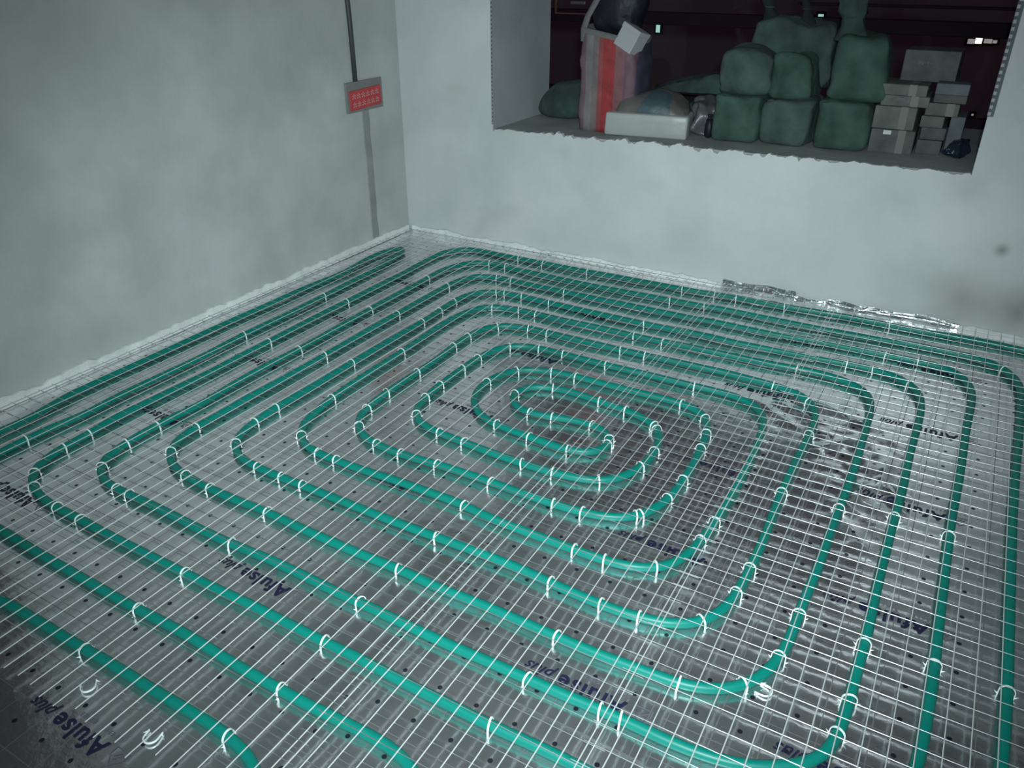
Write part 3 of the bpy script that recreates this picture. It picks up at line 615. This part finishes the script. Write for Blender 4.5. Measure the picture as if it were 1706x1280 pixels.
for nm, P, lab in (('heating_pipe', PIPE_A, 'long green heating pipe laid as a rounded rectangular double spiral across the floor'),
                   ('heating_pipe', PIPE_B, 'green heating pipe doubled back along the left wall outside the spiral')):
    R = resample(P, 0.022, 14)
    pts = [Vector((p.x, p.y, RP + 0.0042 + 0.0012 * noise.noise(Vector((p.x * 4, p.y * 4, 1))))) for p in R]
    v, f = tube_data(pts, RP, 10)
    tag(mesh(nm, v, f, M_PIPE, smooth=True), lab, 'pipe')
    pipes.append(pts)

# U clips pinning the pipe
def clip_mesh():
    v = []; f = []
    r = 0.0165
    arc = [(r * math.cos(a), 0, 0.0182 + r * math.sin(a)) for a in [PI * k / 10 for k in range(11)]]
    pts = [(r, 0, 0.001)] + [(r, 0, 0.008)] + arc + [(-r, 0, 0.008), (-r, 0, 0.001)]
    b0 = len(v)
    # flat band, 4 mm wide and 1.8 mm thick
    for i, p in enumerate(pts):
        p = Vector(p); q = Vector(pts[min(i + 1, len(pts) - 1)]) - Vector(pts[max(i - 1, 0)])
        q.normalize(); n_ = Vector((q.z, 0, -q.x)) * 0.0010
        for s in (-1, 1):
            for e in (-1, 1):
                v.append(p + n_ * s + Vector((0, 0.0022 * e, 0)))
    for i in range(len(pts) - 1):
        a = i * 4; b = a + 4
        for (k, l) in ((0, 1), (1, 3), (3, 2), (2, 0)): f.append((a + k, a + l, b + l, b + k))
    # barbs standing off the feet
    for sx in (-1, 1):
        b = len(v)
        v += [Vector((sx * r, -0.0018, 0.003)), Vector((sx * r, 0.0018, 0.003)), Vector((sx * (r + 0.009), 0, 0.012)), Vector((sx * r, 0, 0.0075))]
        f += [(b, b + 1, b + 2), (b, b + 3, b + 2), (b + 1, b + 3, b + 2)]
    me = bpy.data.meshes.new('pipe_clip'); me.from_pydata([tuple(p) for p in v], [], f); me.materials.append(M_CLIP); me.update()
    return me
CM = clip_mesh()
ORD = ['first', 'second', 'third', 'fourth', 'fifth', 'sixth', 'seventh', 'eighth', 'ninth', 'tenth', 'eleventh', 'twelfth']
allp = [(p, (pts[min(i + 1, len(pts) - 1)] - pts[max(i - 1, 0)])) for pts in pipes for i, p in enumerate(pts)]
rnd = random.Random(12)
runs = {}
for (cx_, cy_) in CLIPS:
    p, tg = min(allp, key=lambda q: (q[0].x - cx_) ** 2 + (q[0].y - cy_) ** 2)
    o = bpy.data.objects.new('pipe_clip', CM); COL.objects.link(o)
    o.location = (p.x, p.y, 0.0015)
    o.rotation_euler = (rnd.uniform(-0.12, 0.12), 0, math.atan2(tg.y, tg.x) + PI / 2 + rnd.uniform(-0.22, 0.22))
    t_ = tg.normalized()
    if abs(t_.x) > 0.9 or abs(t_.y) > 0.9:
        if abs(t_.x) > abs(t_.y):
            if p.y > -1.36: run = ('%s pipe run from the back wall' % ORD[max(0, min(8, int(round((-p.y - 0.075) / 0.159))))], 'x')
            else: run = ('%s pipe run before the spiral centre' % ORD[max(0, min(11, int(round((-p.y - 1.52) / 0.155))))], 'x')
        elif p.x < 1.62: run = ('%s pipe run from the left wall' % ORD[max(0, min(9, int(round((p.x - 0.13) / 0.155))))], 'y')
        else: run = ('%s run right of the spiral centre' % ORD[max(0, min(8, int(round((p.x - 2.10) / 0.155))))], 'y')
    else:
        run = ('%s %s bends of the spiral' % ('back' if p.y > -1.36 else 'front', 'left' if p.x < 1.75 else 'right'), 'x')
    runs.setdefault(run, []).append(o)
NUM = ORD + ['thirteenth', 'fourteenth', 'fifteenth', 'sixteenth', 'seventeenth', 'eighteenth', 'nineteenth', 'twentieth'] + ['%dth' % k for k in range(21, 31)] + ['%dth' % k for k in range(31, 80)]
for (run, ax), L_ in runs.items():
    L_.sort(key=lambda o: o.location.x if ax == 'x' else -o.location.y)
    for k, o in enumerate(L_):
        tag(o, 'white U clip, %s from the %s, on the %s' % (NUM[k], 'left' if ax == 'x' else 'back', run), 'clip', 'white clips on the ' + run)

# loose clips and scraps lying on the film
for (x, y, a, lab) in ((1.690, -3.155, 0.3, 'loose white clip lying on the bare film beside the printed emblem'), (1.440, -3.144, 0.9, 'loose white clip on the film behind the frontmost printed name'),
                       (2.80, -2.38, 1.4, 'loose white clip in the crumpled film between two front pipe runs')):
    o = bpy.data.objects.new('loose_clip', CM); COL.objects.link(o); o.location = (x, y, 0.006); o.rotation_euler = (PI / 2 - 0.1, 0, a)
    tag(o, lab, 'clip')

# ------------------------------------------------------------------ wire mesh sheets lying over the pipes
WR = 0.0016
ZW = 0.0365
def wire(p0, p1, parent, sd, amp=0.0016, r=0.0016, m=None):
    p0 = Vector(p0); p1 = Vector(p1); L = (p1 - p0).length; n = max(2, int(L / 0.13))
    d = (p1 - p0).normalized(); s = Vector((-d.y, d.x, 0))
    pts = []
    for i in range(n + 1):
        q = p0.lerp(p1, i / n); t = i / n * L
        pts.append(q + s * (amp * noise.noise(Vector((t * 3, sd, 0)))) + Vector((0, 0, 0.0022 * noise.noise(Vector((q.x * 2.3, q.y * 2.3, 6.0))))))
    v, f = tube_data(pts, r, 5, caps=False)
    return mesh('wire', v, f, m or M_WIRE, parent, smooth=True)
sheets = [(0.05, 1.03, -3.21, 0.015, 0.0, 'galvanized wire mesh sheet lying over the pipes along the left wall'),
          (1.008, 2.02, -3.19, 0.02, 0.0045, 'galvanized wire mesh sheet with cut ends on the bare film, over the spiral centre'),
          (1.985, 2.56, -3.25, 0.045, 0.0, 'narrow galvanized wire mesh sheet right of the spiral centre, lapped on both sides'),
          (2.522, 3.55, -3.25, 0.045, 0.0050, 'galvanized wire mesh sheet farthest from the left wall')]
rnd = random.Random(5)
for si, (xa, xb, ya, yb, dz, lab) in enumerate(sheets):
    root = thing('wire_mesh_sheet', lab, 'wire mesh', (0, 0, ZW + dz), 0, 'wire mesh sheets over the pipes')
    skew = rnd.uniform(-0.004, 0.004)
    n = int(round((xb - xa - 0.02) / 0.05)) + 1
    for k in range(n):
        x = xa + 0.01 + k * 0.05
        e = rnd.uniform(0.015, 0.06)
        sag = 0.0
        wire((x - skew, ya - e, 0.0), (x + skew, yb - rnd.uniform(0, 0.01), 0.0), root, k + si * 50)
    m_ = int((yb - ya - 0.04) / 0.055)
    for k in range(m_ + 1):
        y = yb - 0.025 - k * 0.055
        wire((xa - rnd.uniform(0, 0.012), y, -2 * WR), (xb + rnd.uniform(0, 0.012), y + rnd.uniform(-0.004, 0.004), -2 * WR), root, 500 + k + si * 50, r=0.0012, m=M_WIRE2)

# ------------------------------------------------------------------ sacks, bags and cartons on the ledge
def blob(w, d, h, seed, e1=0.55, e2=0.6, amp=0.02, nu=46, nv=30, taper=0.0, lean=0.0, fr=4.0, base=0.0):
    """soft closed body: superellipsoid standing on z = 0, lumpy, with a flat seat"""
    def sp(c, e): return math.copysign(abs(c) ** e, c)
    vs = []; fs = []
    for j in range(nv + 1):
        ph = -PI / 2 + PI * j / nv
        for i in range(nu):
            th = 2 * PI * i / nu
            x = w / 2 * sp(math.cos(ph), e1) * sp(math.cos(th), e2); y = d / 2 * sp(math.cos(ph), e1) * sp(math.sin(th), e2)
            z = h / 2 + h / 2 * sp(math.sin(ph), e1)
            t = z / h
            k = 1 - taper * t
            n1 = noise.noise(Vector((x * fr / w * 0.4 + seed, y * fr, z * fr))); n2 = noise.noise(Vector((x * fr * 3 + seed, y * fr * 3, z * fr * 3)))
            g = 1 + (amp * 2.2 * n1 + amp * n2) / max(w, 0.05)
            wr = 0.35 * amp * (abs(noise.noise(Vector((x * 14 + y * 9 + seed, z * 16 - x * 8, seed)))) - 0.25) / max(w, 0.05) * 2.2
            g += wr
            x, y = x * k * g + lean * t, y * k * g
            z += smoothstep(0.15, 0.8, t) * amp * 1.4 * noise.noise(Vector((x * 7 + seed, y * 7, 3)))
            vs.append((x, y, max(0.0, z) + base))
    for j in range(nv):
        for i in range(nu):
            a = j * nu + i; b = j * nu + (i + 1) % nu; fs.append((a, b, b + nu, a + nu))
    return vs, fs

def neck(cx, cy, z, r0, r1, r2, h, lean, seed, parent, m):
    """gathered tied mouth of a sack: narrow waist, then a frilled, pleated top"""
    prof = [(r0, 0.0), (r0 * 0.6, 0.30), (r1, 0.48), (r1 * 1.3, 0.58), (r2 * 0.8, 0.78), (r2, 1.0)]
    nu = 22; vs = []; fs = []
    for j, (r, t) in enumerate(prof):
        for i in range(nu):
            a = 2 * PI * i / nu
            rr = r * (1 + 0.16 * math.cos(a * 7 + seed) * smoothstep(0.0, 0.5, t)) * (1 + 0.15 * noise.noise(Vector((i * 0.7, j, seed))))
            vs.append((cx + rr * math.cos(a) + lean * t, cy + rr * 0.75 * math.sin(a), z + h * t * (1 + 0.18 * noise.noise(Vector((math.cos(a) * 2, math.sin(a) * 2, seed))))))
    n = len(prof)
    for j in range(n - 1):
        for i in range(nu):
            a = j * nu + i; b = j * nu + (i + 1) % nu; fs.append((a, b, b + nu, a + nu))
    c = len(vs); vs.append((cx + lean * 0.8, cy, z + h * 0.86))
    for i in range(nu): fs.append(((n - 1) * nu + i, (n - 1) * nu + (i + 1) % nu, c))
    return mesh('tied_neck', vs, fs, m, parent, smooth=True)

def tie_band(cx, cy, z, r, parent):
    v, f = tube_data([(cx + r * math.cos(a), cy + r * 0.75 * math.sin(a), z) for a in [2 * PI * k / 12 for k in range(13)]], 0.003, 5, caps=False)
    return mesh('tie_cord', v, f, M_SACK[2], parent)

GS = 'green woven sacks piled on the window ledge'
def sack(label, x, y, w, d, h, seed, m, e1=0.26, e2=0.28, amp=0.020, z=None, group=GS, name='woven_sack', cat='sack', rz=0.0, **kw):
    t = thing(name, label, cat, (x, y, zl(x) if z is None else z), rz, group)
    v, f = blob(w, d, h, seed, e1, e2, amp, **kw)
    mesh('body', v, f, m, t, smooth=True)
    return t
def seam(t, w, d, h, m, frac=0.94):
    """sewn hem across the front top of a filled sack"""
    pts = [(-w * 0.40 + w * 0.80 * k / 10, -d * 0.40, h * frac + 0.004 * math.sin(k * 1.7)) for k in range(11)]
    v, f = tube_data(pts, 0.006, 5); mesh('sewn_hem', v, f, m, t, smooth=True)

# bottom row
s1 = sack('green woven sack at the bottom of the pile, beside the small black bag', 1.875, 0.40, 0.235, 0.30, 0.222, 1.3, M_SACK[0]); seam(s1, .235, .30, .222, M_SACK[2])
s2 = sack('green woven sack in the middle of the bottom row', 2.115, 0.42, 0.245, 0.30, 0.214, 5.1, M_SACK[1]); seam(s2, .245, .30, .214, M_SACK[2])
s3 = sack('green woven sack at the bottom of the pile next to the cartons', 2.362, 0.44, 0.25, 0.30, 0.222, 8.8, M_SACK[0]); seam(s3, .25, .30, .222, M_SACK[2])
# upper row
sack('rounded green sack resting on the bottom sack beside the folded sacks', 1.862, 0.46, 0.285, 0.27, 0.215, 2.2, M_SACK[1], 0.45, 0.4, 0.035, z=0.888)
sack('green sack with a pointed fold in front, in the middle of the upper row', 2.095, 0.44, 0.25, 0.26, 0.20, 6.6, M_SACK[0], 0.42, 0.42, 0.035, z=0.885, taper=0.25)
s4 = sack('bluish green sack on top of the pile with two thin tied mouths', 2.01, 0.72, 0.46, 0.24, 0.34, 3.9, M_SACK[1], 0.4, 0.4, 0.04, z=0.888, taper=0.15)
neck(-0.12, 0.0, 0.31, 0.05, 0.017, 0.035, 0.15, -0.055, 1.0, s4, M_SACK[3]); tie_band(-0.146, 0, 0.385, 0.022, s4)
neck(0.06, 0.0, 0.30, 0.045, 0.013, 0.022, 0.16, -0.045, 2.0, s4, M_SACK[3]); tie_band(0.038, 0, 0.38, 0.018, s4)
s5 = sack('tall green sack with a wide gathered mouth, beside the carton stack', 2.405, 0.50, 0.235, 0.28, 0.285, 9.4, M_SACK[0], 0.32, 0.35, 0.03, z=0.897, taper=0.06, lean=-0.02)
neck(-0.085, 0.0, 0.255, 0.085, 0.045, 0.072, 0.20, -0.03, 3.0, s5, M_SACK[2]); tie_band(-0.099, 0, 0.352, 0.050, s5)
# low dark sack by the left reveal
sack('low dark green sack slumped in the left corner of the ledge', 0.80, 0.56, 0.36, 0.24, 0.215, 4.4, M_SACK[2], 0.75, 0.7, 0.018, taper=0.35, lean=0.05, group=None)
# folded empty sacks
def folded(label, x, y, z, w, d, h, seed, rz, m):
    t = thing('folded_sack', label, 'sack', (x, y, z), rz, 'folded empty green sacks on the ledge')
    nx_, ny_ = 26, 12; vs = []; fs = []
    for s in (0, 1):
        for j in range(ny_ + 1):
            for i in range(nx_ + 1):
                u = i / nx_ * 2 - 1; q = j / ny_ * 2 - 1
                ed = max(0.0, 1 - max(abs(u), abs(q)) ** 6)
                th = h * (0.55 + 0.45 * u) * ed
                zz = (0.004 + th + 0.02 * ed * noise.noise(Vector((u * 2.3 + seed, q * 2, 0))) + 0.010 * ed * noise.noise(Vector((u * 7 + seed, q * 6, 4)))) if s else 0.0
                wob = 1 + 0.10 * noise.noise(Vector((u * 1.5, q * 1.5, seed)))
                vs.append((u * w / 2 * wob, q * d / 2 * wob, max(0.0, zz) + 0.035 * (1 - abs(u)) * 0))
    N = (nx_ + 1) * (ny_ + 1)
    for s in (0, 1):
        for j in range(ny_):
            for i in range(nx_):
                a = s * N + j * (nx_ + 1) + i; fs.append((a, a + 1, a + nx_ + 2, a + nx_ + 1))
    mesh('body', vs, fs, m, t, smooth=True)
    pts = [(-w * 0.49, -d * 0.42 + d * 0.84 * k / 8, 0.012 + 0.004 * math.sin(k * 2.1)) for k in range(9)]
    v, f = tube_data(pts, 0.006, 5); mesh('sewn_hem', v, f, M_SACK[3], t, smooth=True)
    return t
folded('lower folded green sack lying behind the white package', 1.56, 0.60, zl(1.5) + 0.09, 0.42, 0.26, 0.075, 2.0, 0.05, M_SACK[0])
folded('upper folded green sack with a dark open mouth behind the white package', 1.54, 0.63, zl(1.5) + 0.185, 0.40, 0.24, 0.11, 7.0, 0.12, M_SACK[2])
sack('flat green sack hidden under the folded sacks', 1.57, 0.66, 0.40, 0.22, 0.10, 11.0, M_SACK[3], 0.4, 0.4, 0.012, group='folded empty green sacks on the ledge', name='folded_sack')

# striped sack
ST = thing('striped_sack', 'tall red and white striped woven sack standing open on the ledge', 'sack', (1.185, 0.36, zl(1.185)))
def striped_body():
    nu, nv = 40, 20; vs = []; fs = []
    def ring(t):
        w = 0.345 * (1 - 0.10 * abs(t - 0.42)) * (0.93 if t < 0.15 else 1.0) + (0.015 if 0.62 < t < 0.72 else 0); d = 0.25
        z = 0.50 * t
        return w, d, z
    for j in range(nv + 1):
        t = j / nv; w, d, z = ring(t)
        for i in range(nu):
            a = 2 * PI * i / nu; c, s = math.cos(a), math.sin(a)
            x = w / 2 * math.copysign(abs(c) ** 0.45, c); y = d / 2 * math.copysign(abs(s) ** 0.45, s)
            g = 1 + 0.05 * noise.noise(Vector((x * 9, y * 9, z * 7))) + (0.03 * noise.noise(Vector((x * 20, y * 20, 40 * t))) if t > 0.6 else 0)
            zz = z
            if t > 0.75: zz -= (t - 0.75) * 4 * 0.5 * (0.055 * (x / 0.17 + 0.6))      # mouth slants down to the right
            vs.append((x * g + 0.012 * math.sin(t * 3), y * g, zz))
    for j in range(nv):
        for i in range(nu):
            a = j * nu + i; b = j * nu + (i + 1) % nu; fs.append((a, b, b + nu, a + nu))
    fs.append(tuple(range(nu))[::-1])
    rim = vs[nv * nu:]
    return vs, fs, rim
v, f, rim = striped_body()
mesh('body', v, f, M_STRIPE, ST, smooth=True)
rv = []; rf = []
nu = len(rim)
for i, p in enumerate(rim):
    p = Vector(p); o_ = Vector((p.x, p.y, 0)).normalized()
    rv += [p + o_ * 0.004 + Vector((0, 0, -0.022)), p + o_ * 0.007 + Vector((0, 0, 0.003)), p - o_ * 0.006 + Vector((0, 0, 0.006)), p - o_ * 0.008 + Vector((0, 0, -0.03))]
for i in range(nu):
    for k in range(3):
        a = i * 4 + k; b = ((i + 1) % nu) * 4 + k; rf.append((a, b, b + 1, a + 1))
mesh('rolled_rim', rv, rf, M_PALE, ST, smooth=True)
hb = [(-0.135, -0.10, 0.44), (-0.130, -0.115, 0.50), (-0.112, -0.11, 0.56), (-0.085, -0.10, 0.61), (-0.06, -0.09, 0.66), (-0.03, -0.06, 0.70)]
hv = []; hf = []
for i, p in enumerate(hb):
    p = Vector(p)
    for (dx, dy) in ((-0.017, 0), (0.017, -0.003), (0.017, 0.003), (-0.017, 0.006)): hv.append(p + Vector((dx, dy, 0)))
for i in range(len(hb) - 1):
    for k in range(4):
        a = i * 4 + k; b = i * 4 + (k + 1) % 4; hf.append((a, b, b + 4, a + 4))
mesh('mouth_flap', hv, hf, M_PALE, ST, smooth=True)
t = thing('black_plastic_bag', 'black plastic bag stuffed in the mouth of the striped sack', 'bag', (1.20, 0.36, 1.13))
v, f = blob(0.27, 0.19, 0.30, 6.2, 0.7, 0.7, 0.03, fr=7); mesh('body', v, f, M_BLACKBAG, t, smooth=True)
neck(0.02, 0, 0.26, 0.06, 0.02, 0.05, 0.12, 0.02, 5.0, t, M_BLACKBAG)
t = thing('white_box', 'small white paper box tilted on the rim of the striped sack', 'box', (1.31, 0.27, 1.13))
bm = bmesh.new(); bm_box(bm, -0.056, 0.056, -0.05, 0.05, -0.055, 0.055, 0.004)
o = obj('body', bm, M_WHITE, t); bm = bmesh.new(); bm_box(bm, -0.058, 0.058, -0.052, 0.052, 0.035, 0.060, 0.003); o2 = obj('lid', bm, M_WHITE, t)
t.rotation_euler = (math.radians(-12), math.radians(24), math.radians(-14))

# white package with film wrap
t = thing('white_package', 'white wrapped package lying at the front of the ledge before the striped sack', 'package', (1.425, 0.31, zl(1.42)), 0.16)
bm = bmesh.new(); bm_box(bm, -0.215, 0.215, -0.11, 0.11, 0, 0.115, 0.012)
bmesh.ops.subdivide_edges(bm, edges=bm.edges[:], cuts=3, use_grid_fill=True)
for vv in bm.verts:
    if vv.co.z > 0.004: vv.co += Vector((0, 0, 0.006)) * noise.noise(vv.co * 9) + Vector((0.004, 0.004, 0)) * noise.noise(vv.co * 14)
obj('body', bm, M_WHITEPK, t, smooth=True)
v, f = blob(0.43, 0.25, 0.150, 3.3, 0.75, 0.42, 0.03, base=0.058, taper=0.25, lean=0.03)
wr = mesh('film_wrap', v, f, M_WRAP, t, smooth=True); wr.location = (0.0, 0.035, 0)
wr.data.materials.append(M_BLUEPRINT)
for p_ in wr.data.polygons:
    c_ = p_.center
    if -0.01 < c_.x < 0.11 and c_.y < -0.015 and c_.z > 0.10: p_.material_index = 1
t = thing('grey_plastic_bag', 'crumpled greyish plastic bag between the white package and the sacks', 'bag', (1.688, 0.47, zl(1.68)))
v, f = blob(0.16, 0.26, 0.165, 9.0, 0.7, 0.7, 0.05, fr=8); mesh('body', v, f, M_GREYBAG, t, smooth=True)
v, f = blob(0.06, 0.05, 0.05, 3.0, 0.9, 0.9, 0.02, 16, 10); k_ = mesh('knot', v, f, M_GREYBAG, t, smooth=True); k_.location = (-0.05, -0.02, 0.135)
t = thing('black_bag', 'small black bag with a glint beside the leftmost bottom sack', 'bag', (1.735, 0.335, zl(1.73)))
v, f = blob(0.055, 0.06, 0.095, 2.0, 0.7, 0.8, 0.012, 16, 10); mesh('body', v, f, M_BLACKBAG, t, smooth=True)
neck(0, 0, 0.085, 0.018, 0.006, 0.012, 0.03, 0.0, 8.0, t, M_BLACKBAG)
t = thing('navy_bag', 'small shiny dark blue bag on the ledge right of the cartons', 'bag', (2.875, 0.37, zl(2.87)))
v, f = blob(0.10, 0.11, 0.085, 12.0, 0.9, 0.9, 0.035, 26, 18, fr=14, lean=-0.015); mesh('body', v, f, M_NAVYBAG, t, smooth=True)

# cartons: (label, x0, x1, y0, y1, z0, z1, material, tilt, extras)
GC = 'grey cartons stacked at the right end of the ledge'
Z0 = zl(2.58)
def carton(label, x0, x1, y0, y1, z0, z1, m, rz=0.0, tape=True, sticker=False, print_=False):
    cx, cy = (x0 + x1) / 2, (y0 + y1) / 2
    w, d, h = x1 - x0, y1 - y0, z1 - z0
    t = thing('carton', label, 'carton', (cx, cy, z0), rz, GC)
    bm = bmesh.new(); bm_box(bm, -w / 2, w / 2, -d / 2, d / 2, 0, h, 0.004); obj('body', bm, m, t)
    if tape:
        bm = bmesh.new(); bm_box(bm, w * 0.12, w * 0.12 + 0.032, -d / 2 - 0.0012, d / 2 + 0.0012, h * 0.02, h + 0.0012); obj('tape', bm, M_TAPE, t)
    if sticker:
        box('label_sticker', -w * 0.22, -w * 0.04, -d / 2 - 0.002, -d / 2, h * 0.80, h * 0.97, M_LABEL, t)
    if print_:
        bm = bmesh.new(); rr = random.Random(int(x0 * 1000))
        for k in range(7):
            bm_box(bm, -w * 0.22 + k * 0.012, -w * 0.22 + k * 0.012 + rr.uniform(0.004, 0.010), -d / 2 - 0.0008, -d / 2, h * 0.56 + rr.uniform(-0.003, 0.003), h * 0.56 + rr.uniform(0.006, 0.012))
        o = obj('printed_marks', bm, M_INK2, t); o['kind'] = 'stuff'
    return t
carton('large grey carton at the bottom of the front stack, white sticker on it', 2.496, 2.684, 0.345, 0.60, Z0, 0.797, M_CARTON[1], 0.02, True, True)
carton('large grey carton second from the bottom of the front stack', 2.497, 2.674, 0.355, 0.60, 0.798, 0.897, M_CARTON[0], -0.02)
carton('thin grey carton third from the bottom of the front stack', 2.508, 2.708, 0.365, 0.58, 0.898, 0.944, M_CARTON[0], 0.03, True, False, True)
carton('thin grey carton tilted slightly near the top of the front stack', 2.496, 2.694, 0.36, 0.58, 0.945, 0.992, M_CARTON[0], 0.0)
c = carton('dark grey carton topmost of all, behind the front stack', 2.56, 2.79, 0.50, 0.70, 0.993, 1.125, M_CARTON[1], -0.03, False, False, True)
zz = zl(2.75)
carton('grey carton lowest in the right stack', 2.697, 2.80, 0.39, 0.60, zz, 0.758, M_CARTON[1], 0.0, False)
carton('grey carton second from the bottom of the right stack', 2.697, 2.80, 0.40, 0.60, 0.759, 0.812, M_CARTON[1], 0.05, False)
carton('grey carton in the middle of the right stack', 2.694, 2.79, 0.395, 0.60, 0.813, 0.862, M_CARTON[0], -0.03, False)
carton('narrow bluish carton end behind the right stack', 2.81, 2.87, 0.45, 0.62, zl(2.8), 0.86, M_CARTON[2], 0.0, False)
carton('grey carton third from the top of the right stack', 2.70, 2.835, 0.41, 0.60, 0.863, 0.917, M_CARTON[0], 0.0, True)
carton('dark bluish carton second from the top of the right stack', 2.722, 2.855, 0.42, 0.498, 0.918, 0.955, M_CARTON[1], 0.0, False)
carton('bluish carton at the top of the right stack', 2.722, 2.855, 0.40, 0.498, 0.956, 1.003, M_CARTON[2], 0.02, False)
